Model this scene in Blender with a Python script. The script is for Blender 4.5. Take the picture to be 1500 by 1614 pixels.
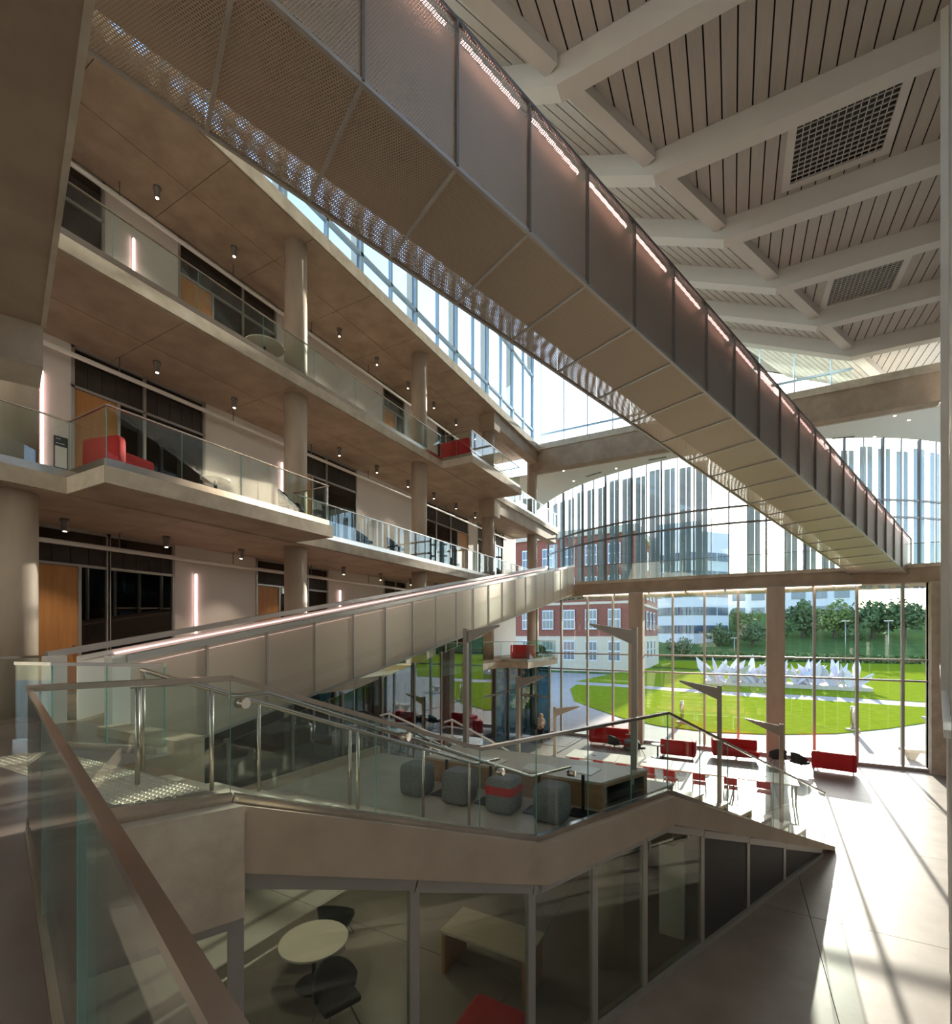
import bpy, math, random
from mathutils import Vector, Matrix
random.seed(7)
for o in list(bpy.data.objects): bpy.data.objects.remove(o)
SC = bpy.context.scene
COL = SC.collection
# ------------------------------------------------------------------ camera, world, sun, exposure
EYE = 5.8
FPX, CX, HY = 744.0, 750.0, 1000.0
TH = math.atan(404/744); CT, ST = math.cos(TH), math.sin(TH)
cam = bpy.data.cameras.new('camera'); cam.sensor_fit = 'HORIZONTAL'; cam.sensor_width = 36
cam.lens = 36*FPX/1500; cam.shift_y = (HY-807)/1500; cam.clip_start = .03; cam.clip_end = 900
co = bpy.data.objects.new('camera', cam); COL.objects.link(co)
co.location = (0, 0, EYE); co.rotation_euler = (math.pi/2, 0, TH); SC.camera = co
w = bpy.data.worlds.new('world'); SC.world = w; w.use_nodes = True
nt = w.node_tree; bg = nt.nodes['Background']
sky = nt.nodes.new('ShaderNodeTexSky'); sky.sky_type = 'NISHITA'; sky.sun_disc = False
sky.sun_elevation = math.radians(24); sky.sun_rotation = .06; sky.air_density = 1.0; sky.dust_density = 0.6
nt.links.new(sky.outputs[0], bg.inputs[0]); bg.inputs[1].default_value = 0.32
sun = bpy.data.lights.new('sun', 'SUN'); sun.energy = 8.2; sun.angle = math.radians(.55); sun.color = (1, .90, .76)
so = bpy.data.objects.new('sun', sun); COL.objects.link(so)
so.rotation_euler = Vector((-.06, -1, -.235)).to_track_quat('-Z', 'Y').to_euler(); so.location = (3, 60, 30)
SC.view_settings.view_transform = 'Standard'; SC.view_settings.look = 'None'
SC.view_settings.exposure = 1.0; SC.view_settings.gamma = 1; SC.view_settings.use_curve_mapping = False
SC.cycles.transparent_max_bounces = 32; SC.cycles.max_bounces = 10; SC.cycles.diffuse_bounces = 6
SC.cycles.sample_clamp_indirect = 6
# ------------------------------------------------------------------ measuring helpers (photo pixel -> point on a real plane)
def ray(px, py):
    a = (px-CX)/FPX; b = (HY-py)/FPX
    return (a*CT-ST, a*ST+CT, b)
def onZ(px, py, Z):
    d = ray(px, py); t = (Z-EYE)/d[2]; return (d[0]*t, d[1]*t, Z)
def onX(px, py, X):
    d = ray(px, py); t = X/d[0]; return (X, d[1]*t, EYE+d[2]*t)
def onY(px, py, Y):
    d = ray(px, py); t = Y/d[1]; return (d[0]*t, Y, EYE+d[2]*t)
# ------------------------------------------------------------------ materials
M = {}
def mat(name, col, rough=.6, metal=0, noise=0, scale=4, col2=None, bump=0, emit=None, estr=0, stretch=None, spec=None):
    m = bpy.data.materials.new(name); m.use_nodes = True; t = m.node_tree; b = t.nodes['Principled BSDF']
    b.inputs['Base Color'].default_value = (*col, 1); b.inputs['Roughness'].default_value = rough; b.inputs['Metallic'].default_value = metal
    if spec is not None: b.inputs['Specular IOR Level'].default_value = spec
    if emit: b.inputs['Emission Color'].default_value = (*emit, 1); b.inputs['Emission Strength'].default_value = estr
    if noise or col2:
        tc = t.nodes.new('ShaderNodeTexCoord'); mp = t.nodes.new('ShaderNodeMapping'); n = t.nodes.new('ShaderNodeTexNoise')
        n.inputs['Scale'].default_value = scale; n.inputs['Detail'].default_value = 7; n.inputs['Roughness'].default_value = .62
        if stretch: mp.inputs['Scale'].default_value = stretch
        t.links.new(tc.outputs['Object'], mp.inputs[0]); t.links.new(mp.outputs[0], n.inputs['Vector'])
        r = t.nodes.new('ShaderNodeValToRGB'); c2 = col2 or tuple(x*(1-noise) for x in col)
        r.color_ramp.elements[0].position = .32; r.color_ramp.elements[1].position = .68
        r.color_ramp.elements[0].color = (*c2, 1); r.color_ramp.elements[1].color = (*col, 1)
        t.links.new(n.outputs['Fac'], r.inputs[0]); t.links.new(r.outputs[0], b.inputs['Base Color'])
        if bump:
            bp = t.nodes.new('ShaderNodeBump'); bp.inputs['Strength'].default_value = bump; bp.inputs['Distance'].default_value = .02
            t.links.new(n.outputs['Fac'], bp.inputs['Height']); t.links.new(bp.outputs[0], b.inputs['Normal'])
    M[name] = m; return m
def glass(name, tint, refl=1.0, ior=1.5, rough=0.0):
    m = bpy.data.materials.new(name); m.use_nodes = True; t = m.node_tree; t.nodes.clear()
    out = t.nodes.new('ShaderNodeOutputMaterial'); mx = t.nodes.new('ShaderNodeMixShader'); tr = t.nodes.new('ShaderNodeBsdfTransparent')
    gl = t.nodes.new('ShaderNodeBsdfGlossy'); lw = t.nodes.new('ShaderNodeLayerWeight'); pw = t.nodes.new('ShaderNodeMath'); pw.operation = 'POWER'; pw.inputs[1].default_value = 5
    fr = t.nodes.new('ShaderNodeMath'); fr.operation = 'MULTIPLY_ADD'; fr.inputs[1].default_value = .95; fr.inputs[2].default_value = .05
    lw.inputs[0].default_value = .5; t.links.new(lw.outputs['Facing'], pw.inputs[0]); t.links.new(pw.outputs[0], fr.inputs[0])
    mu = t.nodes.new('ShaderNodeMath'); mu.operation = 'MULTIPLY'; mu.inputs[1].default_value = refl; mu.use_clamp = True
    tr.inputs[0].default_value = (*tint, 1); gl.inputs['Roughness'].default_value = rough
    t.links.new(fr.outputs[0], mu.inputs[0]); t.links.new(mu.outputs[0], mx.inputs[0]); t.links.new(tr.outputs[0], mx.inputs[1]); t.links.new(gl.outputs[0], mx.inputs[2])
    t.links.new(mx.outputs[0], out.inputs[0]); M[name] = m; return m
def perf(name, col, pitch, rad, rough=.42, metal=.6):
    """perforated sheet: round staggered holes, in metres on the panel's own UV"""
    m = bpy.data.materials.new(name); m.use_nodes = True; t = m.node_tree; b = t.nodes['Principled BSDF']; out = t.nodes['Material Output']
    b.inputs['Base Color'].default_value = (*col, 1); b.inputs['Roughness'].default_value = rough; b.inputs['Metallic'].default_value = metal
    uv = t.nodes.new('ShaderNodeUVMap'); sp = t.nodes.new('ShaderNodeSeparateXYZ'); t.links.new(uv.outputs[0], sp.inputs[0])
    def mth(op, a, b_=None):
        n = t.nodes.new('ShaderNodeMath'); n.operation = op
        for i, v in enumerate((a, b_)):
            if v is None: continue
            if isinstance(v, (int, float)): n.inputs[i].default_value = v
            else: t.links.new(v, n.inputs[i])
        return n.outputs[0]
    u = mth('DIVIDE', sp.outputs[0], pitch); v = mth('DIVIDE', sp.outputs[1], pitch*.866)
    row = mth('FLOOR', v); odd = mth('MULTIPLY', mth('MODULO', row, 2.0), .5)
    fu = mth('SUBTRACT', mth('FRACT', mth('ADD', u, odd)), .5); fv = mth('SUBTRACT', mth('FRACT', v), .5)
    d2 = mth('ADD', mth('MULTIPLY', fu, fu), mth('MULTIPLY', fv, fv)); hole = mth('LESS_THAN', d2, rad*rad)
    mx = t.nodes.new('ShaderNodeMixShader'); tr = t.nodes.new('ShaderNodeBsdfTransparent')
    t.links.new(hole, mx.inputs[0]); t.links.new(b.outputs[0], mx.inputs[1]); t.links.new(tr.outputs[0], mx.inputs[2]); t.links.new(mx.outputs[0], out.inputs[0])
    M[name] = m; return m
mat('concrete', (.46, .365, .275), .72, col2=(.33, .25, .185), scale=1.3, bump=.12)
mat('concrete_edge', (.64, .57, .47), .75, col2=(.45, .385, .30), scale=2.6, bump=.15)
mat('column_concrete', (.56, .47, .38), .62, col2=(.42, .34, .27), scale=2.0, stretch=(1, 1, .25), bump=.06)
mat('stringer_concrete', (.52, .43, .33), .6, col2=(.42, .335, .25), scale=1.2)
mat('floor_concrete', (.33, .285, .255), .36, col2=(.26, .22, .195), scale=1.1, spec=.2)
mat('landing_concrete', (.58, .52, .45), .3, col2=(.47, .415, .355), scale=1.4)
mat('stair_concrete', (.68, .62, .50), .6, col2=(.56, .50, .40), scale=3)
mat('white_wall', (.74, .70, .67), .7, noise=.05, scale=1)
mat('white_ceiling', (.84, .85, .80), .8, noise=.02)
mat('steel_white', (.76, .74, .71), .42, noise=.04, scale=2)
mat('plank', (.58, .54, .50), .55, noise=.10, scale=3, stretch=(3, .4, 3))
mat('roof_dark', (.05, .045, .04), .9)
mat('alu', (.46, .44, .42), .4, .6, noise=.04)
mat('alu_dark', (.20, .19, .185), .4, .5)
mat('blue_steel', (.42, .58, .74), .4, .25)
mat('stainless', (.62, .56, .50), .24, 1.0, noise=.10, scale=6)
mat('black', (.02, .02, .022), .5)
mat('dark_screen', (.055, .045, .042), .6, noise=.3, scale=6)
mat('wood', (.56, .27, .09), .5, col2=(.44, .20, .065), scale=2, stretch=(6, 6, .5))
mat('bench_wood', (.46, .29, .16), .45, col2=(.36, .215, .12), scale=2, stretch=(.5, 6, 6))
mat('bench_top', (.62, .54, .44), .32, col2=(.54, .45, .36), scale=2, stretch=(.5, 8, 6))
mat('table_top', (.80, .74, .66), .28, noise=.06)
mat('red_fabric', (.60, .018, .022), .75, noise=.2, scale=8)
mat('red_plastic', (.52, .03, .035), .4)
mat('grey_fabric', (.24, .25, .26), .9, col2=(.15, .16, .17), scale=30)
mat('dark_fabric', (.035, .037, .042), .8, noise=.2, scale=12)
mat('mast_metal', (.30, .27, .25), .4, .5, noise=.08)
mat('led', (1, .8, .75), .5, emit=(1, .62, .58), estr=4)
mat('led_thin', (1, .8, .75), .5, emit=(1, .62, .58), estr=1.4)
mat('glass_edge', (.16, .42, .40), .25)
mat('led_warm', (1, .9, .8), .5, emit=(1, .70, .48), estr=5)
mat('lamp_glow', (1, .9, .8), .5, emit=(1, .82, .6), estr=9)
mat('lawn', (.24, .30, .022), .95, col2=(.16, .22, .016), scale=1.5, bump=.3, spec=0)
mat('lawn_far', (.13, .20, .06), .95, col2=(.09, .14, .05), scale=.4, spec=0)
mat('paving', (.42, .39, .365), .85, noise=.12, scale=.6, spec=.1)
mat('brick', (.30, .11, .08), .85, col2=(.21, .07, .055), scale=3)
mat('limestone', (.62, .55, .46), .8, noise=.12)
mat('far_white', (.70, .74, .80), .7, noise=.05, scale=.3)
mat('far_glass', (.10, .14, .20), .15, .2)
mat('leaf', (.15, .22, .09), .8, col2=(.09, .14, .06), scale=1.5)
mat('leaf_light', (.26, .34, .10), .8, col2=(.16, .22, .07), scale=1.5)
mat('bark', (.10, .07, .05), .9)
mat('sculpture_white', (.72, .70, .76), .45, noise=.05)
mat('skin', (.62, .38, .28), .6); mat('hair', (.55, .36, .14), .6); mat('shirt', (.74, .70, .64), .8); mat('trousers', (.02, .022, .03), .8)
mat('ink', (.03, .04, .06), .6); mat('paper', (.80, .80, .78), .6)
mat('mat_rug', (.12, .10, .12), .95)
glass('glass_clear', (.94, .98, .97), 1)
glass('glass_rail', (.93, .98, .965), 1.0)
glass('glass_room', (.70, .76, .70), 1.6)
glass('glass_dark', (.25, .27, .28), 2)
glass('glass_teal', (.30, .44, .47), 3)
m_fin = mat('glass_fin', (.20, .34, .44), .3)
m_fin.node_tree.nodes['Principled BSDF'].inputs['Alpha'].default_value = .88
glass('glass_end', (.96, .985, .98), .8)
perf('perf_bridge', (.57, .48, .385), .034, .34)
perf('perf_ramp', (.62, .53, .43), .020, .27, .5, .35)
# ------------------------------------------------------------------ mesh helpers
class MB:
    def __init__(s): s.v = []; s.f = []; s.uv = None
    def hexa(s, p):
        i = len(s.v); s.v += [tuple(q) for q in p]
        s.f += [(i, i+3, i+2, i+1), (i+4, i+5, i+6, i+7), (i, i+1, i+5, i+4), (i+1, i+2, i+6, i+5), (i+2, i+3, i+7, i+6), (i+3, i, i+4, i+7)]; return s
    def box(s, x0, x1, y0, y1, z0, z1):
        return s.hexa([(x0, y0, z0), (x1, y0, z0), (x1, y1, z0), (x0, y1, z0), (x0, y0, z1), (x1, y0, z1), (x1, y1, z1), (x0, y1, z1)])
    def bar(s, p, q, wd, h, up=None):
        p = Vector(p); q = Vector(q); d = (q-p).normalized(); u = Vector(up) if up else (Vector((0, 0, 1)) if abs(d.z) < .95 else Vector((1, 0, 0)))
        r = d.cross(u).normalized(); u = r.cross(d); a = r*wd/2; b = u*h/2
        return s.hexa([p-a-b, p+a-b, q+a-b, q-a-b, p-a+b, p+a+b, q+a+b, q-a+b])
    def prism(s, poly, z0, z1):
        n = len(poly); i = len(s.v); s.v += [(x, y, z0) for x, y in poly]+[(x, y, z1) for x, y in poly]
        s.f += [tuple(range(i+n-1, i-1, -1)), tuple(range(i+n, i+2*n))]+[(i+k, i+(k+1) % n, i+n+(k+1) % n, i+n+k) for k in range(n)]; return s
    def sheet(s, pts, nrm, th):
        """polygon of 3D points given a thickness along nrm"""
        n = len(pts); i = len(s.v); o = Vector(nrm).normalized()*th
        s.v += [tuple(p) for p in pts]+[tuple(Vector(p)+o) for p in pts]
        s.f += [tuple(range(i+n-1, i-1, -1)), tuple(range(i+n, i+2*n))]+[(i+k, i+(k+1) % n, i+n+(k+1) % n, i+n+k) for k in range(n)]; return s
    def tube(s, pts, r, n=8, r2=None):
        pts = [Vector(p) for p in pts]; i0 = len(s.v); m = len(pts)
        for k, p in enumerate(pts):
            d = (pts[min(k+1, m-1)]-pts[max(k-1, 0)]).normalized(); u = Vector((0, 0, 1)) if abs(d.z) < .9 else Vector((1, 0, 0))
            a = d.cross(u).normalized(); b = a.cross(d); rr = r if r2 is None else r+(r2-r)*k/(m-1)
            s.v += [tuple(p+(a*math.cos(t*2*math.pi/n)+b*math.sin(t*2*math.pi/n))*rr) for t in range(n)]
        for k in range(m-1):
            for t in range(n): s.f.append((i0+k*n+t, i0+k*n+(t+1) % n, i0+(k+1)*n+(t+1) % n, i0+(k+1)*n+t))
        s.f += [tuple(range(i0+n-1, i0-1, -1)), tuple(range(i0+(m-1)*n, i0+m*n))]; return s
    def lathe(s, c, prof, n=16):
        i0 = len(s.v)
        for r, z in prof: s.v += [(c[0]+r*math.cos(t*2*math.pi/n), c[1]+r*math.sin(t*2*math.pi/n), c[2]+z) for t in range(n)]
        m = len(prof)
        for k in range(m-1):
            for t in range(n): s.f.append((i0+k*n+t, i0+k*n+(t+1) % n, i0+(k+1)*n+(t+1) % n, i0+(k+1)*n+t))
        s.f += [tuple(range(i0+n-1, i0-1, -1)), tuple(range(i0+(m-1)*n, i0+m*n))]; return s
    def rbox(s, x0, x1, y0, y1, z0, z1, r=.06):
        """softened box: rounded plan corners, chamfered top and bottom"""
        def loop(ins):
            pts = []
            for cx_, cy_, a0 in ((x1-r, y1-r, 0), (x0+r, y1-r, 90), (x0+r, y0+r, 180), (x1-r, y0+r, 270)):
                for k in range(4):
                    a = math.radians(a0+k*30); pts.append((cx_+(r-ins)*math.cos(a), cy_+(r-ins)*math.sin(a)))
            return pts
        i0 = len(s.v); n = 16
        for ins, z in ((r*.7, z0), (r*.2, z0+r*.3), (0, z0+r), (0, z1-r), (r*.2, z1-r*.3), (r*.7, z1)):
            s.v += [(x, y, z) for x, y in loop(ins)]
        for k in range(5):
            for t in range(n): s.f.append((i0+k*n+t, i0+k*n+(t+1) % n, i0+(k+1)*n+(t+1) % n, i0+(k+1)*n+t))
        s.f += [tuple(range(i0+n-1, i0-1, -1)), tuple(range(i0+5*n, i0+6*n))]; return s
def obj(name, mb, m, parent=None, smooth=False):
    me = bpy.data.meshes.new(name); me.from_pydata(mb.v, [], mb.f); me.update()
    if smooth:
        for p in me.polygons: p.use_smooth = len(p.vertices) == 4
    if mb.uv:
        ul = me.uv_layers.new(name='UVMap')
        for l in me.loops: ul.data[l.index].uv = mb.uv(me.vertices[l.vertex_index].co)
    me.materials.append(M[m]); o = bpy.data.objects.new(name, me); COL.objects.link(o)
    if parent: o.parent = parent
    return o
def tag(o, label, cat, group=None):
    o['label'] = label; o['category'] = cat
    if group: o['group'] = group
    return o
def thing(name, label, cat, group=None, loc=(0, 0, 0), rz=0):
    o = bpy.data.objects.new(name, None); COL.objects.link(o); o.location = loc; o.rotation_euler = (0, 0, rz); o.empty_display_size = .1
    return tag(o, label, cat, group)
def struct(name, mb, m, parent=None, label=None, cat=None):
    o = obj(name, mb, m, parent)
    if not parent:
        o['kind'] = 'structure'
        if label: o['label'] = label
        if cat: o['category'] = cat
    return o
def sgroup(name, label, cat):
    o = bpy.data.objects.new(name, None); COL.objects.link(o); o['kind'] = 'structure'; o['label'] = label; o['category'] = cat; return o
def dup(root, loc, rz, label, group=None):
    r = root.copy(); COL.objects.link(r); r.location = loc; r.rotation_euler = (0, 0, rz); r['label'] = label
    if group: r['group'] = group
    for ch in list(root.children):
        c = ch.copy(); COL.objects.link(c); c.parent = r
        for g in list(ch.children):
            d = g.copy(); COL.objects.link(d); d.parent = c
    return r
ORD = ['first', 'second', 'third', 'fourth', 'fifth', 'sixth', 'seventh', 'eighth', 'ninth', 'tenth', 'eleventh', 'twelfth', 'thirteenth', 'fourteenth']
# ------------------------------------------------------------------ levels and lines of the building
L2, L3, L4, L5 = 4.4, 8.6, 12.9, 17.25
SOF = {2: 4.1, 3: 8.32, 4: 12.63, 5: 16.95}
XE, XC, XW = -10.45, -11.0, -13.6      # gallery edge, column line, back wall
YE = 26.7                               # end glazing
DX, DY = .418, .908                     # the diagonal direction of stair and lower room
def lg(y, off=0): return -4.979+.4602*y+off   # diagonal guard line
def rw(y): return .2913*y+.12                 # right wall line
# ------------------------------------------------------------------ SETTING: ground floor and outside ground
fl = struct('floor', MB().prism([(-17, -6), (rw(-6)+3, -6), (rw(10), 10), (rw(27), 26.9), (-17, 26.9)], -.4, -.03), 'roof_dark', label='polished concrete ground floor of the atrium', cat='floor')
ys = [-2, 2.6, 7.2, 11.8, 16.4, 21.0, 26.85]; xs = [-17, -12.4, -7.8, -3.2, 1.4, 6.0, 10.6]
for a in range(len(ys)-1):
    for b in range(len(xs)-1):
        y0, y1, x0, x1 = ys[a]+.006, ys[a+1]-.006, xs[b]+.006, xs[b+1]-.006
        if x0 > rw(y1): continue
        pts = [(x0, y0), (min(x1, max(rw(y0), x0+.01)), y0), (min(x1, rw(y1)), y1), (x0, y1)]
        if x1 > rw(y0) and x1 < rw(y1): pts = [(x0, y0), (max(rw(y0), x0+.01), y0), (x1, (x1-.12)/.2913), (x1, y1), (x0, y1)]
        struct('floor_panel', MB().prism(pts, -.03, 0), 'floor_concrete', fl)
gr = struct('ground', MB().box(-300, 300, 26.9, 420, -.6, -.12), 'lawn_far', label='distant grass ground beyond the campus lawn', cat='ground')
pav = [(-60, 26.9), (70, 26.9), (70, 70), (-60, 70)]
struct('pavement', MB().prism(pav, -.12, -.05), 'paving', label='pale concrete plaza outside the tall end glazing', cat='pavement')
near_edge = [(-20.7, 64.3), (-15.95, 49.1), (-12.1, 40.2), (-9.24, 36.6), (-6.67, 33.6), (-3.98, 31.8), (-1.1, 31.3), (2.1, 32.3), (5.4, 34.4), (8.5, 37.8), (11.5, 41.8), (16, 48.5)]
lawn1 = near_edge+[(16.5, 50.6), (13.8, 50.4), (7.2, 51.4), (-.2, 51.6), (-9.6, 54.2), (-16.5, 55.2), (-18.4, 58)]
def lawnpoly(pts, name, label):
    o = struct(name, MB().prism(pts, -.1, 0.0), 'lawn', label=label, cat='lawn'); return o
lawnpoly([(-15.9, 53.6), (-15.2, 49.1)]+[(x, y+.1) for x, y in near_edge[2:]]+[(17.5, 50.2), (13.8, 50.2), (7.2, 51.0), (-.2, 51.0), (-9.6, 53.4)], 'lawn_near', 'bright green lawn with a curved edge nearest the glass')
lawnpoly([(-17, 57.6), (-10, 56.8), (-.2, 54.8), (7.7, 55), (14.8, 54), (24, 54), (40, 76), (10, 76), (-14, 86)], 'lawn_middle', 'bright green lawn between the two pale paths')
lawnpoly([(-14.6, 92), (12, 80), (42, 80), (60, 100), (60, 122), (30, 122), (-16, 112)], 'lawn_far_strip', 'thin strip of lawn beyond the white sculpture')
struct('hillside', MB().hexa([(-60, 128, -.2), (160, 128, -.2), (160, 190, -.2), (-60, 190, -.2), (-60, 128, .3), (160, 128, .3), (160, 190, 13), (-60, 190, 13)]), 'lawn_far', label='grassy hillside rising behind the hedge', cat='hill')
# ------------------------------------------------------------------ SETTING: galleries on the left
edge_beam_z = .0
def slab(name, poly, ztop, zbot, label):
    s = struct(name, MB().prism(poly, zbot, ztop), 'concrete', label=label, cat='floor'); return s
mat('floor_brown', (.25, .20, .17), .3, col2=(.19, .15, .125), scale=1.2)
L2poly = [(-17, -6), (2, -6), (.02, .14), (-4.28, 1.40), (-3.80, 2.57), (-5.75, 2.62), (-5.75, 3.2), (-7.3, 3.25), (-7.8, 3.7), (-9.55, 3.7), (XE, 3.7), (XE, 22.0), (-9.0, 22.0), (-9.0, 26.5), (XE, 26.5), (XE, 31), (-17, 31)]
slab('floor_lower_gallery', L2poly, L2, SOF[2], 'concrete slab of the lower gallery and near landing')
struct('floor_finish', MB().prism([(-17, -6), (2, -6), (.0, .16), (-4.27, 1.41), (-3.83, 2.55), (-5.73, 2.6), (-5.73, 3.18), (-7.28, 3.23), (-7.8, 3.68), (XE+.02, 3.68), (-17, 3.68)], L2, L2+.004), 'floor_brown', bpy.data.objects['floor_lower_gallery'])
slab('floor_middle_gallery', [(-17, -3), (XE, -3), (XE, 3.93), (-9.1, 3.93), (-9.1, 8.97), (XE, 8.97), (XE, 27.2), (10, 27.2), (10, 34), (-17, 34)], L3, SOF[3], 'concrete slab of the middle gallery with projecting balcony and end walkway')
slab('floor_top_gallery', [(-17, -3), (XE, -3), (XE, 16.35), (-9.05, 16.35), (-9.05, 21.3), (XE, 21.3), (XE, 31), (-17, 31)], L4, SOF[4], 'concrete slab of the top gallery with projecting balcony')
slab('floor_roof_slab', [(-17, -3), (-10.35, -3), (-10.35, 27.9), (-17, 27.9)], L5, SOF[5]+.03, 'concrete roof slab above the top gallery')
def edges(par, pts, z0, z1):
    for (x0, y0), (x1, y1) in zip(pts, pts[1:]):
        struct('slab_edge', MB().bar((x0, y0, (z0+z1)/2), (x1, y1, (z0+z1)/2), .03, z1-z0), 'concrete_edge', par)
edges(bpy.data.objects['floor_middle_gallery'], [(XE, -3), (XE, 3.93), (-9.1, 3.93), (-9.1, 8.97), (XE, 8.97), (XE, 27.2)], SOF[3]-.01, L3)
edges(bpy.data.objects['floor_top_gallery'], [(XE, -3), (XE, 16.35), (-9.05, 16.35), (-9.05, 21.3), (XE, 21.3), (XE, 31)], SOF[4]-.01, L4)
edges(bpy.data.objects['floor_roof_slab'], [(-10.35, -3), (-10.35, 27.9)], SOF[5], L5)
edges(bpy.data.objects['floor_lower_gallery'], [(XE, 3.7), (XE, 22), (-9, 22), (-9, 26.5), (XE, 26.5)], SOF[2]-.01, L2)
# formwork panels on the underside of the top slab and the other gallery slabs
def soffit(z, xa, xb, y0, y1, step, par):
    y = y0
    while y < y1-.1:
        for x0, x1 in ((xa, (xa+xb)/2), ((xa+xb)/2, xb)):
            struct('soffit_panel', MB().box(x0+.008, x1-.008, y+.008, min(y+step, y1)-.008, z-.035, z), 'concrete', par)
        y += step
par5 = bpy.data.objects['floor_roof_slab']; soffit(SOF[5]+.03, -13.6, -10.38, -3, 27.0, 2.5, par5)
par4 = bpy.data.objects['floor_top_gallery']; soffit(SOF[4], -13.6, XE-.03, -3, 27.0, 3.0, par4)
par3 = bpy.data.objects['floor_middle_gallery']; soffit(SOF[3], -13.6, XE-.03, -3, 27.0, 3.0, par3)
# near walkway overhead (middle level) with its downstand beam
nx, ny = (-4.91+2.23), (1.69-.91); nl = math.hypot(nx, ny); nx /= nl; ny /= nl
p0 = Vector((-4.91, 1.69)); p1 = Vector((-4.91-nx*6.6, 1.69-ny*6.6))
bk = Vector((-DX, -DY))
struct('ceiling_near', MB().prism([tuple(p0), tuple(p1), tuple(p1+bk*6), tuple(p0+bk*6)][::-1], 8.3, 8.62), 'concrete', label='concrete walkway slab directly overhead at the upper left', cat='slab')
edges(bpy.data.objects['ceiling_near'], [tuple(p0), tuple(p1)], 8.29, 8.62)  # paler strip puts the light on this slab face into its colour
q0 = p0+Vector((-.46, .134))
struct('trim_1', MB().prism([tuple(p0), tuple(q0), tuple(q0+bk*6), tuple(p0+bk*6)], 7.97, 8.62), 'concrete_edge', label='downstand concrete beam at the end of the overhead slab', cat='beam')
# columns
CY = [3.4, 9.43, 15.5, 21.55, 27.6]
lvn = {1: 'ground floor', 2: 'lower gallery', 3: 'middle gallery', 4: 'top gallery'}
for lv, z0, z1 in ((1, 0, SOF[2]), (2, L2, SOF[3]-.035), (3, L3, SOF[4]-.035), (4, L4, SOF[5])):
    for i, y in enumerate(CY):
        if lv == 1 and i < 1: continue
        zt = z1-(.85 if (i == 3 and lv in (3, 4)) else 0)
        o = obj('concrete_column', MB().lathe((XC, y, 0), [(.31, z0), (.31, zt)], 28), 'column_concrete', None, True)
        tag(o, f'round concrete column, {ORD[i]} from the near end along the {lvn[lv]} row', 'column', 'round concrete columns')
# edge beams with square column heads at the far bays
for z, y1, lab in ((SOF[5], 27.3, 'deep concrete edge beam under the roof slab at the far bay'), (SOF[4]-.035, 31, 'deep concrete edge beam under the top gallery at the far bay')):
    b = MB().box(-11.05, -10.5, 21.25, y1, z-.62, z); b.box(-11.33, -10.47, 21.2, 21.85, z-.85, z+.002)
    tag(obj('edge_beam', b, 'concrete'), lab, 'beam')
# end wall beams
struct('trim_2', MB().box(-10.9, 7.9, 27.3, 27.95, 15.85, 17.1), 'concrete', label='high concrete beam spanning the end wall under the roof', cat='beam')
struct('trim_3', MB().box(-10.9, 7.95, 27.22, 28.0, 17.1, 17.45), 'concrete_edge', label='concrete upstand on top of the high end beam', cat='beam')
struct('trim_4', MB().box(-10.45, 7.75, 26.35, 27.2, 8.0, 8.62), 'concrete', label='concrete beam under the end walkway above the tall glazing', cat='beam')
struct('trim_5', MB().box(-7.8, 7.75, 26.25, 26.6, 8.62, 8.78), 'concrete_edge', label='concrete kerb along the end walkway', cat='kerb')
for i, x in enumerate((-4.51, 1.78)):
    struct(f'trim_{6+i}', MB().box(x-.36, x+.36, 26.0, 26.62, 0, 8.0), 'column_concrete', label=('left' if i == 0 else 'right')+' square concrete pier standing in the end glazing', cat='pier')
struct('trim_8', MB().box(7.25, 7.85, 26.2, 26.9, 0, 8.0), 'concrete_edge', label='plastered corner pier where end glazing meets right wall', cat='pier')
# ------------------------------------------------------------------ gallery back walls
wl = struct('wall_left', MB().box(-17.2, -17, -3, 34, 0, 17), 'roof_dark', label='dark rear wall of the offices', cat='wall')
pats = {
 4: dict(z=L4, top=SOF[5], st=[(3.2, 5.86, None, 4.6), (7.61, 10.84, (7.61, 8.61), 9.6), (16.39, 17.96, (16.39, 17.29), None), (20.73, 22.5, None, 21.6), (24, 26, (24, 25), None)], led=[6.49]),
 3: dict(z=L3, top=SOF[4], st=[(5.19, 8.38, (5.19, 6.16), 6.76), (11.5, 14.75, (11.5, 12.4), 13.1), (18.9, 24.1, (22.9, 24.1), 20.7), (25.2, 26.4, (25.4, 26.3), None), (27.6, 29, (27.8, 28.8), None)], led=[4.65, 11.05]),
 2: dict(z=L2, top=SOF[3], st=[(3.4, 7.52, (4.40, 5.35), 5.93), (10.06, 13.18, (10.06, 10.97), 12.2), (16.44, 18.1, None, 17.3), (20.5, 24, (20.6, 21.6), 22.8)], led=[8.1, 13.78]),
}
wi = 0
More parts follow.
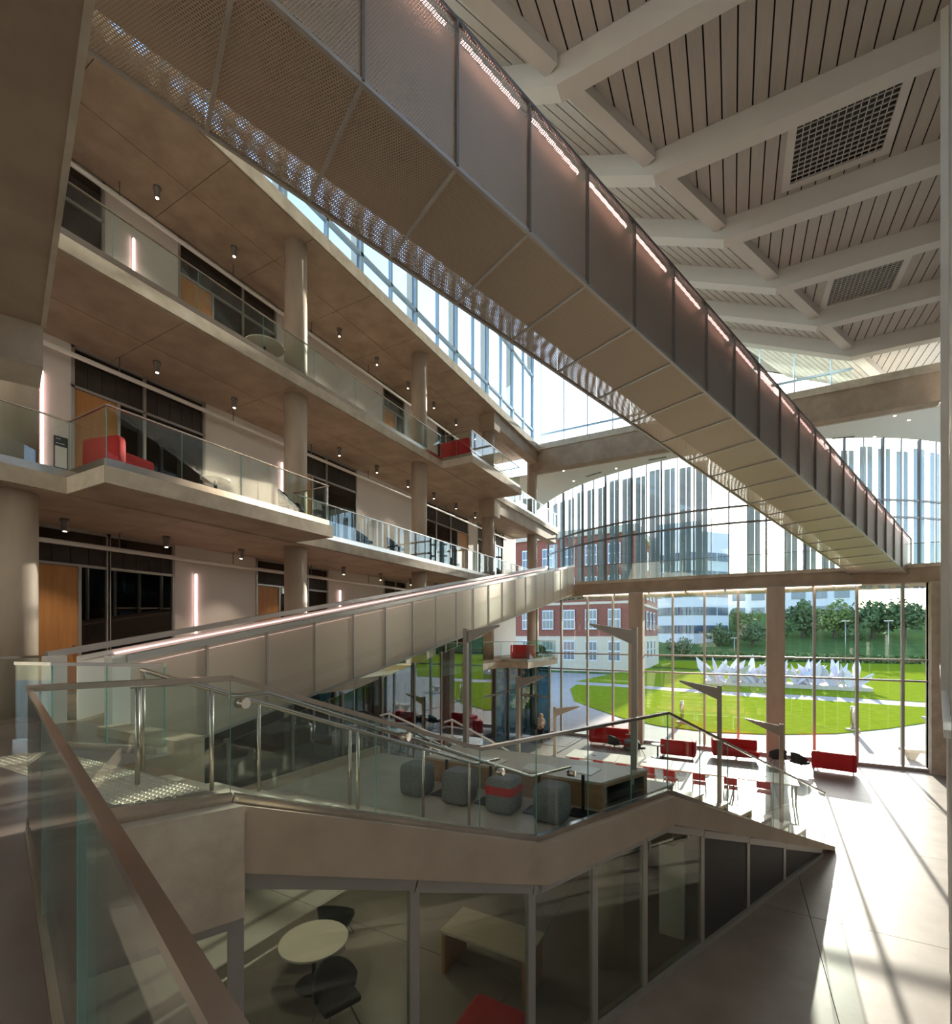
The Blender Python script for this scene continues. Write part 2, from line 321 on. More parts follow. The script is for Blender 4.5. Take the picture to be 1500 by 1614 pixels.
for lv, d in pats.items():
    z, top = d['z'], d['top']-.035
    head = z+3.0
    y = -3.0; k = 0
    for (a, b_, door, mul) in d['st']+[(31, 31, None, None)]:
        if a > y+.05:
            struct(f'wall_{lvn[lv].split()[0]}_{k}', MB().box(XW-.15, XW, y, a, z, top), 'white_wall', label=f'plain white wall panel, {ORD[k]} from the near end of the {lvn[lv]}', cat='wall'); k += 1
        if a >= 31: break
        wi += 1
        g = sgroup(f'window_{wi}', f'aluminium storefront bay, {ORD[d["st"].index((a, b_, door, mul))]} from the near end of the {lvn[lv]}', 'window')
        fr = lambda y0, y1, z0, z1, nm='mullion': struct(nm, MB().box(XW-.1, XW+.03, y0, y1, z0, z1), 'alu', g)
        fr(a, a+.06, z, top); fr(b_-.06, b_, z, top); fr(a, b_, head, head+.06, 'transom'); fr(a, b_, top-.07, top, 'head_rail'); fr(a, b_, z, z+.05, 'sill')
        muls = [m for m in ((mul,) if mul else ())]
        if b_-a > 4: muls.append(a+(b_-a)*.62)
        mid = [m for m in muls]
        if door: muls.append(door[1]); muls.append(door[0]-.03) if door[0] > a+.2 else None
        for m_ in muls: fr(m_-.03, m_+.03, z, head)
        for m_ in mid: fr(m_-.03, m_+.03, head, top)
        cuts = sorted([a]+mid+[b_])
        for c0, c1 in zip(cuts, cuts[1:]):
            n = max(1, round((c1-c0)/.34)); wdt = (c1-c0-.06)/n
            for q in range(n):
                struct('screen_slat', MB().box(XW-.07, XW-.045, c0+.03+q*wdt+.006, c0+.03+(q+1)*wdt-.006, head+.06, top-.33), 'dark_screen', g)
            struct('glass_pane', MB().box(XW-.05, XW-.035, c0+.03, c1-.03, top-.33, top-.07), 'glass_dark', g)
        cuts = sorted(set([a]+muls+[b_]))
        for c0, c1 in zip(cuts, cuts[1:]):
            if c1-c0 < .1: continue
            if door and abs(c0-door[0]) < .1 and abs(c1-door[1]) < .1:
                dd = struct('door', MB().box(XW-.06, XW-.01, c0+.03, c1-.03, z+.02, head-.01), 'wood', g)
                struct('door_handle', MB().box(XW-.01, XW+.05, c1-.14, c1-.11, z+.95, z+1.15), 'stainless', dd)
            else: struct('glass_pane', MB().box(XW-.05, XW-.03, c0+.03, c1-.03, z+.05, head), 'glass_dark', g)
        y = b_
    for yl in d['led']:
        t = thing('wall_light', f'vertical pink white LED strip on the {lvn[lv]} wall, '+('nearer one' if yl == d['led'][0] else 'farther one') if len(d['led']) > 1 else f'vertical pink white LED strip on the {lvn[lv]} wall', 'light')
        obj('light_tube', MB().box(XW+.012, XW+.05, yl-.022, yl+.022, z+.15, top-.75 if lv == 2 else top-.9), 'led', t)
        obj('channel', MB().box(XW, XW+.012, yl-.035, yl+.035, z+.12, top-.7 if lv == 2 else top-.87), 'alu', t)
    p = MB().tube([(-13.2, -3, top-.42), (-13.2, 30, top-.42)], .055, 10); t = thing('sprinkler_pipe', f'painted pipe running under the ceiling of the {lvn[lv]}', 'pipe')
    obj('pipe_run', p, 'steel_white', t, True)
    for yy in range(0, 30, 3): obj('hanger', MB().box(-13.21, -13.19, yy-.01, yy+.01, top-.37, top), 'alu_dark', t)
# downlights
for lv, top, n in ((4, SOF[5], 9), (3, SOF[4]-.035, 10), (2, SOF[3]-.035, 10)):
    y0 = 6.55 if lv != 2 else 4.7
    for i in range(n):
        yy = y0+i*2.07
        if lv == 4 and 10 < yy < 11.4: continue
        t = thing('ceiling_spotlight', f'small dark cylinder spotlight, {ORD[i]} along the ceiling over the {lvn[lv]}', 'light', 'ceiling spotlights', (-12.6, yy, top))
        obj('body', MB().lathe((0, 0, 0), [(.085, 0), (.085, -.06), (.065, -.07), (.065, -.27)], 14), 'alu_dark', t, True)
        obj('lens', MB().lathe((0, 0, 0), [(.034, -.272), (.034, -.278)], 14), 'lamp_glow', t)
        if i < 7:
            ld = bpy.data.lights.new('spot_light', 'SPOT'); ld.energy = 55; ld.spot_size = math.radians(85); ld.spot_blend = .6; ld.color = (1, .80, .60); ld.shadow_soft_size = .05
            lo = bpy.data.objects.new('spot_light', ld); COL.objects.link(lo); lo.parent = t; lo.location = (0, 0, -.3)
# ------------------------------------------------------------------ guards
def guard(label, pts, npan, gmat='glass_rail', railw=.05, railh=.05, railm='stainless', shoe=.14, th=.016, shoew=.07, group='glass guards', cap=True, edges=True):
    """pts: list of (x,y,zbase,ztop); npan panes per run"""
    t = thing('glass_railing', label, 'railing', group)
    for k in range(len(pts)-1):
        a, b = pts[k], pts[k+1]; n = npan[k]
        ab, bb = Vector(a[:2]), Vector(b[:2]); d = (bb-ab); nrm = Vector((-d.y, d.x, 0)).normalized()
        for i in range(n):
            s0, s1 = i/n+.006/max(d.length, .1), (i+1)/n-.006/max(d.length, .1)
            L = lambda s, j: a[j]+(b[j]-a[j])*s
            pp = [(L(s0, 0), L(s0, 1), L(s0, 2)), (L(s1, 0), L(s1, 1), L(s1, 2)), (L(s1, 0), L(s1, 1), L(s1, 3)), (L(s0, 0), L(s0, 1), L(s0, 3))]
            gp = obj('glass_pane', MB().sheet([Vector(p)-nrm*th/2 for p in pp], nrm, th), gmat, t)
            if edges: obj('glass_edge', MB().bar(pp[1], pp[2], .005, th, up=tuple(nrm)), 'glass_edge', gp)
        if cap: obj('top_rail', MB().bar((a[0], a[1], a[3]+railh/2), (b[0], b[1], b[3]+railh/2), railw, railh), railm, t)
        if shoe: obj('base_shoe', MB().bar((a[0], a[1], a[2]+shoe/2-.08), (b[0], b[1], b[2]+shoe/2-.08), shoew, shoe), 'stainless', t)
    return t
E1 = XE+.06
def run(label, pts, z, npan, h=1.02, **k): return guard(label, [(x, y, z+.06, z+h) for x, y in pts], npan, railw=.035, railh=.025, shoe=.16, **k)
run('glass railing along the near end of the middle gallery beside the red sofa balcony', [(E1-.1, -2), (E1-.1, 3.98), (-9.17, 3.98), (-9.17, 8.9), (E1-.1, 8.9)], L3, [4, 1, 4, 1])
run('long glass railing of the middle gallery beyond the projecting balcony', [(E1-.1, 9.05), (E1-.1, 26.2)], L3, [12])
run('long glass railing of the top gallery before its projecting balcony', [(E1-.1, -2), (E1-.1, 16.3)], L4, [11])
run('glass railing around the projecting balcony of the top gallery', [(E1-.1, 16.42), (-9.12, 16.42), (-9.12, 21.22), (E1-.1, 21.22)], L4, [2, 5, 1])
run('glass railing of the top gallery past its projecting balcony', [(E1-.1, 21.4), (E1-.1, 30.9)], L4, [8])
run('glass railing around the small far balcony of the lower gallery with red sofa', [(E1-.1, 8), (E1-.1, 22.05), (-9.07, 22.05), (-9.07, 26.4), (E1-.1, 26.4)], L2, [9, 1, 4, 1])
guard('glass railing along the end walkway above the concrete beam', [(-7.75, 26.5, 8.78, 9.65), (7.6, 26.5, 8.78, 9.65)], [14], railw=.03, railh=.025, shoe=.08, railm='alu_dark')
# ------------------------------------------------------------------ near landing: railings and tactile paving
ax, ay = -4.28, 1.40; bx_, by_ = -.92, .43
ux, uy = (bx_-ax), (by_-ay); ul_ = math.hypot(ux, uy); ux /= ul_; uy /= ul_
ex, ey = ax+ux*4.32, ay+uy*4.32
guard('steel topped glass railing closest to the camera at lower left', [(ax, ay, L2+.02, L2+1.0), (ex, ey, L2+.02, L2+1.0)], [3], railw=.028, railh=.022, shoe=.12, shoew=.05, th=.02)
P = lambda y, zb, zt: (lg(y), y, zb, zt)
Zb, Zr = lambda v: EYE+v, lambda v: EYE+v
guard('glass railing following the stair from landing down to the hall floor', [P(1.40, L2+.05, EYE-.40), P(2.57, L2-.05, EYE-.40), P(5.02, EYE-2.41, EYE-1.40), P(5.87, EYE-2.74, EYE-1.39), P(8.70, EYE-2.74, EYE-1.37), P(15.5, .08, EYE-4.25)], [1, 2, 1, 3, 7], railw=.06, railh=.045, shoe=.16)
lf = thing('glass_railing', 'glass railing with tube handrail on the inner side of the upper flight', 'railing', 'glass guards')
def li(y): return lg(y)-1.9
fy = [(2.75, L2), (5.9, 3.04)]
for i in range(3):
    ya = 2.75+i*1.05; yb = ya+1.04; za = L2-(ya-2.75)*.4317; zb = L2-(yb-2.75)*.4317
    obj('glass_pane', MB().sheet([(li(ya), ya, za), (li(yb), yb, zb), (li(yb), yb, zb+1), (li(ya), ya, za+1)], (1, -.46, 0), .014), 'glass_rail', lf)
obj('top_rail', MB().tube([(li(2.75), 2.75, L2+1.02), (li(5.9), 5.9, 4.06)], .024), 'stainless', lf, True)
for y in (2.75, 3.8, 4.85, 5.9):
    z = L2-(y-2.75)*.4317; obj('post', MB().tube([(li(y)+.05, y, z-.15), (li(y)+.05, y, z+1.0)], .022), 'stainless', lf, True)
hr = thing('handrail', 'round steel handrail on posts along the middle of the upper flight', 'handrail')
def hm(y): return lg(y)-.95
hp = [(hm(2.3), 2.3, L2+.92), (hm(2.75), 2.75, L2+.92), (hm(5.9), 5.9, 3.96), (hm(6.3), 6.3, 3.96)]
obj('tube', MB().tube(hp, .021), 'stainless', hr, True)
for y in (2.35, 2.9, 4.3, 5.8):
    z = L2 if y < 2.75 else L2-(y-2.75)*.4317; obj('post', MB().tube([(hm(y), y, z-.1), (hm(y), y, z+.92)], .021), 'stainless', hr, True)
hw = thing('handrail', 'round steel handrail bracketed to the outer stair glass', 'handrail')
hp = [(lg(y)-.1, y, z) for y, z in ((2.6, L2+.86), (2.9, L2+.86), (5.9, 3.90), (6.6, 3.90))]
obj('tube', MB().tube(hp, .022), 'stainless', hw, True)
for y, z in ((2.65, L2+.86), (4.1, 4.76), (5.3, 4.15), (6.5, 3.9)):
    obj('bracket_disc', MB().tube([(lg(y)+.05, y, z-.06), (lg(y)-.06, y, z-.06)], .045, 14), 'stainless', hw, True)
guard('low glass railing beside the start of the perforated stair', [(-7.9, 2.45, L2+.03, L2+1.02), (-7.3, 2.6, L2+.03, L2+1.02), (-5.8, 3.1, L2+.03, L2+1.02)], [1, 2], railw=.04, railh=.04)
guard('short glass railing by the left column at the gallery edge', [(-9.9, 2.6, L2+.03, L2+1.02), (-9.9, 3.72, L2+.03, L2+1.02)], [1], railw=.04, railh=.04)
struct('kerb_block', MB().box(-7.75, -5.85, 3.25, 3.6, 3.0, L2+.12), 'concrete', label='low concrete upstand beside the start of the perforated stair', cat='kerb')
tp = thing('tactile_paving', 'studded tactile warning strip at the head of the stair', 'paving')
obj('plate', MB().prism([(-7.3, 1.98), (-4.42, 1.98), (-4.13, 2.56), (-7.3, 2.56)], L2, L2+.008), 'stair_concrete', tp)
st = MB()
for i in range(54):
    for j in range(10):
        x, y = -7.26+i*.058, 2.02+j*.058
        if x < lg(y)-.12: st.lathe((x, y, L2+.008), [(.018, 0), (.011, .008)], 6)
o = obj('studs', st, 'stair_concrete', tp); o['kind'] = 'stuff'
# ------------------------------------------------------------------ concrete stringer, flight, landing, bleachers
def lgw(y, off): return lg(y)+off
prof = [(2.57, L2-.05, L2-.62), (5.87, EYE-2.74, EYE-3.28), (8.62, EYE-2.74, EYE-3.22), (15.75, 0.02, 0.0)]
t = thing('stair_stringer', 'folded concrete stringer carrying the stair glass above the lower room', 'stringer')
for (y0, t0, b0), (y1, t1, b1) in zip(prof, prof[1:]):
    if b1 == 0.0: b1 = -.02; t1 = .1
    obj('stringer_length', MB().hexa([(lg(y0)-.14, y0, b0), (lg(y0)+.16, y0, b0), (lg(y1)+.16, y1, b1), (lg(y1)-.14, y1, b1), (lg(y0)-.14, y0, t0), (lg(y0)+.16, y0, t0), (lg(y1)+.16, y1, t1), (lg(y1)-.14, y1, t1)]), 'stringer_concrete', t)
struct('landing_wall', MB().prism([(lg(1.3)-.2, 1.3), (lg(1.3)+.20, 1.3), (lg(2.56)+.20, 2.56), (lg(2.56)-.2, 2.56)], 3.42, L2-.04), 'concrete_edge', label='rough concrete landing edge block left of the stringer', cat='wall')
fl1 = thing('stair_flight', 'upper flight of pale concrete steps down to the landing', 'stairs')
n = 8
for i in range(n):
    y0 = 2.6+i*.415; z1 = L2-(i+1)*(L2-3.04)/n
    if i == n-1: break
    obj('step', MB().prism([(lg(y0)-1.95, y0), (lg(y0)-.15, y0), (lg(y0+.415)-.15, y0+.415), (lg(y0+.415)-1.95, y0+.415)], max(2.8, z1-.42), z1), 'stair_concrete', fl1)
struct('floor_landing', MB().prism([(-7.3, 3.6), (li(3.6)-.06, 3.6), (li(5.5)-.06, 5.5), (lg(5.5)-.15, 5.5), (lg(8.6)-.15, 8.6), (-7.3, 8.6)], 2.78, 3.04), 'landing_concrete', label='mid level stair landing where the grey poufs stand', cat='floor')
bl = thing('bleacher_seating', 'broad timber bleacher steps descending to the hall floor', 'stairs')
nos = [(8.6, 3.47), (9.34, 3.06), (10.31, 2.66), (11.27, 2.27), (12.24, 1.88), (13.22, 1.49), (14.16, 1.1), (15.18, .68)]
XL = -5.15
for i, (y1, z) in enumerate(nos):
    y0 = 7.45 if i == 0 else nos[i-1][0]
    xr0, xr1 = lg(y0)-.28, lg(y1)-.28
    zb = 3.04 if i == 0 else max(0, z-.75)
    tier = obj('tier', MB().prism([(XL, y0), (xr0, y0), (xr1, y1), (XL, y1)], zb, z-.04), 'bench_wood', bl)
    obj('seat_board', MB().prism([(XL, y0), (xr0+.02, y0), (xr1+.02, y1+.02), (XL, y1+.02)], z-.04, z), 'bench_top', tier)
    a0, a1 = y0+.1, y1-.1
    obj('end_panel', MB().sheet([(lg(a0)-.277, a0, max(zb, z-.42)), (lg(a1)-.277, a1, max(zb, z-.42)), (lg(a1)-.277, a1, z-.1), (lg(a0)-.277, a0, z-.1)], (.908, -.418, 0), .006), 'glass_teal', tier)
st2 = thing('stair_flight', 'narrow side stair with pale handrails left of the bleachers', 'stairs')
for i in range(16):
    y0 = 8.6+i*.43; z = 3.04-(i+1)*3.04/17
    obj('step', MB().box(-7.0, XL-.05, y0, y0+.43, max(0, z-.5), z), 'stair_concrete', st2)
def slope_rail(x, lab):
    h = thing('handrail', lab, 'handrail')
    obj('tube', MB().tube([(x, 8.3, 3.98), (x, 8.6, 3.98), (x, 15.4, .95), (x, 15.8, .95)], .024), 'steel_white', h, True)
    obj('lower_tube', MB().tube([(x, 8.6, 3.62), (x, 15.4, .6)], .018), 'steel_white', h, True)
    for y in (8.6, 10.3, 12, 13.7, 15.4):
        zz = 3.98-(y-8.6)*.4456; obj('post', MB().tube([(x, y, zz-.95), (x, y, zz)], .02), 'steel_white', h, True)
slope_rail(-5.25, 'pale steel handrail between bleachers and side stair'); slope_rail(-6.95, 'pale steel handrail on the far side of the side stair')
# dark glazed wall behind the landing, under the perforated stair
tw = sgroup('window_40', 'dark teal glazed partition under the perforated stair', 'window')
def rampz(y): return L2+(y-3.7)*.189
ysd = [3.6, 4.9, 6.2, 7.5, 8.8, 10.1, 11.4, 12.7, 14.0]
for a, b_ in zip(ysd, ysd[1:]):
    zb = 3.04 if b_ < 8.9 else 0
    struct('glass_pane', MB().sheet([(-7.34, a+.03, zb+.15), (-7.34, b_-.03, zb+.15), (-7.34, b_-.03, rampz(b_)-.6), (-7.34, a+.03, rampz(a)-.6)], (1, 0, 0), .02), 'glass_teal', tw)
    struct('mullion', MB().box(-7.4, -7.3, a-.03, a+.03, zb, rampz(a)-.55), 'alu_dark', tw)
struct('sill', MB().box(-7.42, -7.2, 3.6, 8.6, 3.04, 3.2), 'stringer_concrete', tw)
# ------------------------------------------------------------------ lower glazed room
lr = sgroup('window_41', 'tall glazing of the lower room under the stair', 'window')
def topz(y):
    for (y0, _, b0), (y1, _, b1) in zip(prof, prof[1:]):
        if y0 <= y <= y1: return b0+(b1-b0)*(y-y0)/(y1-y0)
    return 3.42 if y < 2.6 else 0
ml = [1.2, 2.6, 4.19, 5.77, 6.92, 8.06, 9.71, 11.4, 13.08, 15.2]
for k, (a, b_) in enumerate(zip(ml, ml[1:])):
    sub = [y for y in (2.57, 5.87, 8.62) if a+.06 < y < b_-.06]
    pl = [a+.035]+sub+[b_-.035]
    top = [(lg(y), y, topz(y)-.13) for y in pl]; bot = [(lg(b_-.035), b_-.035, .1), (lg(a+.035), a+.035, .1)]
    if top[-1][2] < .12: top[-1] = (top[-1][0], top[-1][1], .12)
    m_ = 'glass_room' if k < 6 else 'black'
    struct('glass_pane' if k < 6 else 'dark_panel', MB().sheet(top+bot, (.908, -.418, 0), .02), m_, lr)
    if k: struct('mullion', MB().bar((lg(a), a, .0), (lg(a), a, topz(a)-.02), .12, .07, up=(.908, -.418, 0)), 'alu', lr)
    for c0, c1 in zip(pl, pl[1:]): struct('head_rail', MB().bar((lg(c0-.03)+.01, c0-.03, topz(c0)-.07), (lg(c1+.03)+.01, c1+.03, max(.06, topz(c1)-.07)), .1, .13), 'alu', lr)
    struct('sill', MB().bar((lg(a), a, .05), (lg(b_), b_, .05), .16, .1), 'alu', lr)
o = obj('concrete_column', MB().lathe((-1.95, 8.5, 0), [(.27, 0), (.27, 2.3)], 24), 'column_concrete', None, True); tag(o, 'round concrete column standing inside the lower glazed room', 'column')
tag(obj('white_pier', MB().box(-1.25, -.8, 9.75, 10.15, 0, 1.9), 'white_wall'), 'white square pier inside the lower glazed room', 'pier')
def round_table(loc, label, m='table_top', r=.55, h=.74):
    t = thing('round_table', label, 'table', None, loc)
    obj('table_top', MB().lathe((0, 0, 0), [(r, h-.03), (r, h)], 32), m, t); obj('stem', MB().lathe((0, 0, 0), [(.035, .02), (.035, h-.03)], 10), 'black', t, True); obj('base', MB().lathe((0, 0, 0), [(.3, 0), (.26, .02)], 20), 'black', t)
    return t
round_table((-6.1, 5.6, 0), 'round pale table seen inside the lower room')
def shell_chair(label, loc, rz, m='dark_fabric', group=None):
    t = thing('lounge_chair', label, 'chair', group, loc, rz)
    n = 9; b = MB(); ring = []
    for k in range(n+1):
        a = math.pi*(k/n); ring.append((math.cos(a), math.sin(a)))
    for zz, sc, hh in ((.40, .24, 0), (.46, .33, 0), (.78, .36, 1)):
        pass
    i0 = 0
    for lev, (sc, zf) in enumerate(((.22, .36), (.32, .44), (.35, .60))):
        for cx_, sy in ring: b.v.append((cx_*sc, sy*sc*.9, zf+(.22*sy if lev == 2 else 0)))
    m1 = n+1
    for lev in range(2):
        for k in range(n): b.f.append((lev*m1+k, lev*m1+k+1, (lev+1)*m1+k+1, (lev+1)*m1+k))
    ob = obj('shell', b, m, t, True); md = ob.modifiers.new('s', 'SOLIDIFY'); md.thickness = .04
    obj('seat', MB().rbox(-.29, .29, -.28, .25, .34, .44, .05), m, t)
    for sx, sy in ((-1, -1), (1, -1), (1, 1), (-1, 1)): obj('leg', MB().tube([(sx*.12, sy*.12, .36), (sx*.26, sy*.26, 0)], .012, 6), 'alu_dark', t)
    return t
sc0 = shell_chair('dark shell chair beside the round table in the lower room', (-5.2, 5.2, 0), 1.2)
dup(sc0, (-4.6, 4.0, 0), .6, 'dark shell chair close behind the lower room glazing'); dup(sc0, (-6.6, 6.6, 0), 3.6, 'dark shell chair behind the round table in the lower room')
dk = thing('work_desk', 'timber edged desk in the lower room', 'desk', None, (-3.6, 7.2, 0)); obj('desk_top', MB().box(-.8, .8, -.4, .4, .7, .74), 'bench_top', dk)
for sx in (-.74, .74): obj('side_panel', MB().box(sx-.03, sx+.03, -.38, .38, 0, .7), 'wood', dk)
for i, (x, y) in enumerate(((-6.2, 5.2), (-6.2, 7.6), (-3.5, 6.4))):
    t = thing('pendant_light', f'slim white pendant light hanging inside the lower room, {ORD[i]} of three', 'light', 'lower room pendants', (x, y, 2.78))
    obj('cord', MB().tube([(0, 0, 0), (0, 0, -.35)], .008, 6), 'paper', t); obj('shade', MB().lathe((0, 0, 0), [(.03, -.35), (.17, -.5), (.16, -.5), (.02, -.37)], 18), 'paper', t, True)
    obj('bulb', MB().lathe((0, 0, 0), [(.03, -.5), (.05, -.46), (.03, -.42)], 10), 'lamp_glow', t)
    ld = bpy.data.lights.new('floor_patch_light', 'POINT'); ld.energy = (12, 26, 1)[i]; ld.color = (1, .86, .66); ld.shadow_soft_size = .08  # output added to brighten the floor like a patch of sun
    lo = bpy.data.objects.new('floor_patch_light', ld); COL.objects.link(lo); lo.parent = t; lo.location = (0, 0, -.56)
tag(obj('low_sofa', MB().rbox(-3.4, -2.5, 5.55, 6.3, 0, .42, .1), 'red_fabric'), 'low red seat glimpsed inside the lower room', 'seat')
# ------------------------------------------------------------------ perforated stair along the galleries (lower to middle level)
rp = thing('perforated_stair', 'long straight stair clad in pale perforated panels rising along the galleries', 'stairs')
XO, XI = -7.8, -9.45
jy = [3.68+i*1.17 for i in range(19)]+[25.95]
for k, (a, b_) in enumerate(zip(jy, jy[1:])):
    mb = MB().sheet([(XO, a+.02, rampz(a)-.5), (XO, b_-.02, rampz(b_)-.5), (XO, b_-.02, rampz(b_)+1.0), (XO, a+.02, rampz(a)+1.0)], (-1, 0, 0), .004); mb.uv = lambda c: (c[1], c[2])
    pn = obj('side_panel', mb, 'perf_ramp', rp)
    obj('panel_rib', MB().hexa([(XO-.06, a-.02, rampz(a)-.5), (XO+.01, a-.02, rampz(a)-.5), (XO+.01, a+.02, rampz(a)-.5), (XO-.06, a+.02, rampz(a)-.5), (XO-.06, a-.02, rampz(a)+1.0), (XO+.01, a-.02, rampz(a)+1.0), (XO+.01, a+.02, rampz(a)+1.0), (XO-.06, a+.02, rampz(a)+1.0)]), 'alu', pn)
    obj('inner_panel', MB().sheet([(XI, a, rampz(a)-.4), (XI, b_, rampz(b_)-.4), (XI, b_, rampz(b_)+1.05), (XI, a, rampz(a)+1.05)], (1, 0, 0), .03), 'white_wall', rp)
    obj('backing', MB().sheet([(XO-.16, a, rampz(a)-.4), (XO-.16, b_, rampz(b_)-.4), (XO-.16, b_, rampz(b_)+.95), (XO-.16, a, rampz(a)+.95)], (-1, 0, 0), .03), 'white_wall', rp)
    obj('tread_run', MB().sheet([(XO-.16, a, rampz(a)), (XO-.16, b_, rampz(b_)), (XI, b_, rampz(b_)), (XI, a, rampz(a))], (0, 0, -1), .2), 'concrete', rp)
y0, y1 = 3.68, 25.95
obj('cap_rail', MB().bar((XO-.03, y0-.05, rampz(y0)+1.05), (XO-.03, y1, rampz(y1)+1.05), .13, .1), 'alu', rp)
obj('cap_rail', MB().bar((XI+.03, y0-.4, rampz(y0)+1.08), (XI+.03, y1, rampz(y1)+1.1), .12, .1), 'alu', rp)
obj('bottom_rail', MB().bar((XO, y0, rampz(y0)-.52), (XO, y1, rampz(y1)-.52), .06, .05), 'alu', rp)
obj('soffit', MB().sheet([(XO-.02, y0, rampz(y0)-.5), (XO-.02, y1, rampz(y1)-.5), (XI, y1, rampz(y1)-.5), (XI, y0, rampz(y0)-.5)], (0, 0, 1), .03), 'stringer_concrete', rp)
obj('end_post', MB().box(XO-.22, XO+.02, 3.45, 3.68, L2, rampz(3.68)+1.1), 'steel_white', rp)
obj('end_post', MB().box(XI-.05, XI+.15, 3.25, 3.5, L2, rampz(3.5)+1.1), 'steel_white', rp)
obj('light_strip', MB().bar((XI+.05, 4.2, rampz(4.2)+.98), (XI+.05, y1, rampz(y1)+1.0), .018, .018), 'led_thin', rp)
obj('light_strip', MB().bar((XO-.08, y0, rampz(y0)+.93), (XO-.08, y1, rampz(y1)+.93), .02, .015), 'led_thin', rp)
# ------------------------------------------------------------------ big perforated bridge across the atrium
br = thing('perforated_bridge', 'huge perforated metal clad bridge crossing the atrium overhead', 'bridge')
A0 = Vector((6.98, 27.3)); BD = Vector((-.409, -.9126)); BN = Vector((-.9126, .409))   # from the far end toward the camera; BN to the left
WB = 1.76
def bz(t): return EYE+2.42+.1376*t
def btop(t): return EYE+4.04+(.1376+.0086)*t
def bp(t, s, z): q = A0+BD*t+BN*s; return (q.x, q.y, z)
ts = [-.2+0*1]+[1.0+i*1.235 for i in range(25)]
ts = [25.65-1.235*i for i in range(20, -4, -1)]; ts = [.6]+[t_ for t_ in ts if t_ > 1.2]
for k, (a, b_) in enumerate(zip(ts, ts[1:])):
    for s, nm in ((0, 'side_panel'), (WB, 'side_panel')):
        mb = MB().sheet([bp(a+.02, s, bz(a+.02)), bp(b_-.02, s, bz(b_-.02)), bp(b_-.02, s, btop(b_-.02)), bp(a+.02, s, btop(a+.02))], (BN.x, BN.y, 0), .004 if s == 0 else -.004)
        mb.uv = lambda c: ((Vector((c[0], c[1]))-A0).dot(BD), c[2])
        pn = obj(nm, mb, 'perf_bridge', br)
        if s == 0:
            obj('panel_frame', MB().bar(bp(a, -.015, bz(a)), bp(a, -.015, btop(a)), .03, .05, up=(BN.x, BN.y, 0)), 'alu_dark', pn)
            obj('light_strip', MB().bar(bp(a+.12, .06, btop(a)-.10), bp(b_-.12, .06, btop(b_)-.10), .035, .03), 'led', pn)
    mb = MB().sheet([bp(a+.02, .0, bz(a+.02)), bp(b_-.02, .0, bz(b_-.02)), bp(b_-.02, WB, bz(b_-.02)), bp(a+.02, WB, bz(a+.02))], (0, 0, 1), .004)
    mb.uv = lambda c: ((Vector((c[0], c[1]))-A0).dot(BD), (Vector((c[0], c[1]))-A0).dot(BN))
    pn = obj('soffit_panel', mb, 'perf_bridge', br)
    obj('panel_frame', MB().bar(bp(a, 0, bz(a)-.005), bp(a, WB, bz(a)-.005), .045, .03), 'alu', pn)
    obj('deck', MB().sheet([bp(a, .16, bz(a)+.34), bp(b_, .16, bz(b_)+.34), bp(b_, WB-.15, bz(b_)+.34), bp(a, WB-.15, bz(a)+.34)], (0, 0, 1), .1), 'concrete', br)
    obj('inner_lining', MB().sheet([bp(a, .14, bz(a)+.25), bp(b_, .14, bz(b_)+.25), bp(b_, .14, btop(b_)-.02), bp(a, .14, btop(a)-.02)], (BN.x, BN.y, 0), .02), 'stringer_concrete', br)
ta, tb = ts[0], ts[-1]
for s, z in ((0, bz), (WB, bz), (0, btop), (WB, btop)):
    obj('corner_rail', MB().bar(bp(ta, s, z(ta)), bp(tb, s, z(tb)), .05, .05), 'alu_dark' if z is btop else 'alu', br)
obj('end_panel', MB().sheet([bp(ta, 0, bz(ta)), bp(ta, WB, bz(ta)), bp(ta, WB, bz(ta)+.6), bp(ta, 0, bz(ta)+.6)], (BD.x, BD.y, 0), .02), 'alu', br)
# ------------------------------------------------------------------ roof: folded ceiling, beams, braces, vents
FZ = EYE+12.3                    # underside of the beams right of the fold
PZ = FZ+.62                      # planks
def fold(y): return -3.42+(y-10.4)*.5      # fold line runs along the diagonal
SL = .45
cl = struct('ceiling', MB().sheet([(fold(3)+.0, 3, PZ+.12), (fold(33.5), 33.5, PZ+.12), (rw(33.5)+.3, 33.5, PZ+.12), (rw(3)+.3, 3, PZ+.12)], (0, 0, 1), .2), 'roof_dark', label='folded plank ceiling over the atrium', cat='ceiling')
struct('roof_slope', MB().sheet([(fold(3), 3, PZ+.12), (fold(33.5), 33.5, PZ+.12), (-10.6, 33.5, PZ+.12+SL*(fold(33.5)+10.6)), (-10.6, 3, PZ+.12+SL*(fold(3)+10.6))], (0, 0, 1), .2), 'roof_dark', cl)
beamY = [7.1+i*3.22 for i in range(7)]
bays = [3.6]+beamY+[33.5]
def plank(x0, x1, ya, yb, z0, z1):
    struct('plank', MB().hexa([(x0, ya, z0), (x1, ya, z1), (x1, yb, z1), (x0, yb, z0), (x0, ya, z0+.03), (x1, ya, z1+.03), (x1, yb, z1+.03), (x0, yb, z0+.03)]), 'plank', cl)
PW = .33
VENTS = [(1.45, 3.5, 14.1, 16.2), (3.25, 5.2, 21.3, 22.9)]
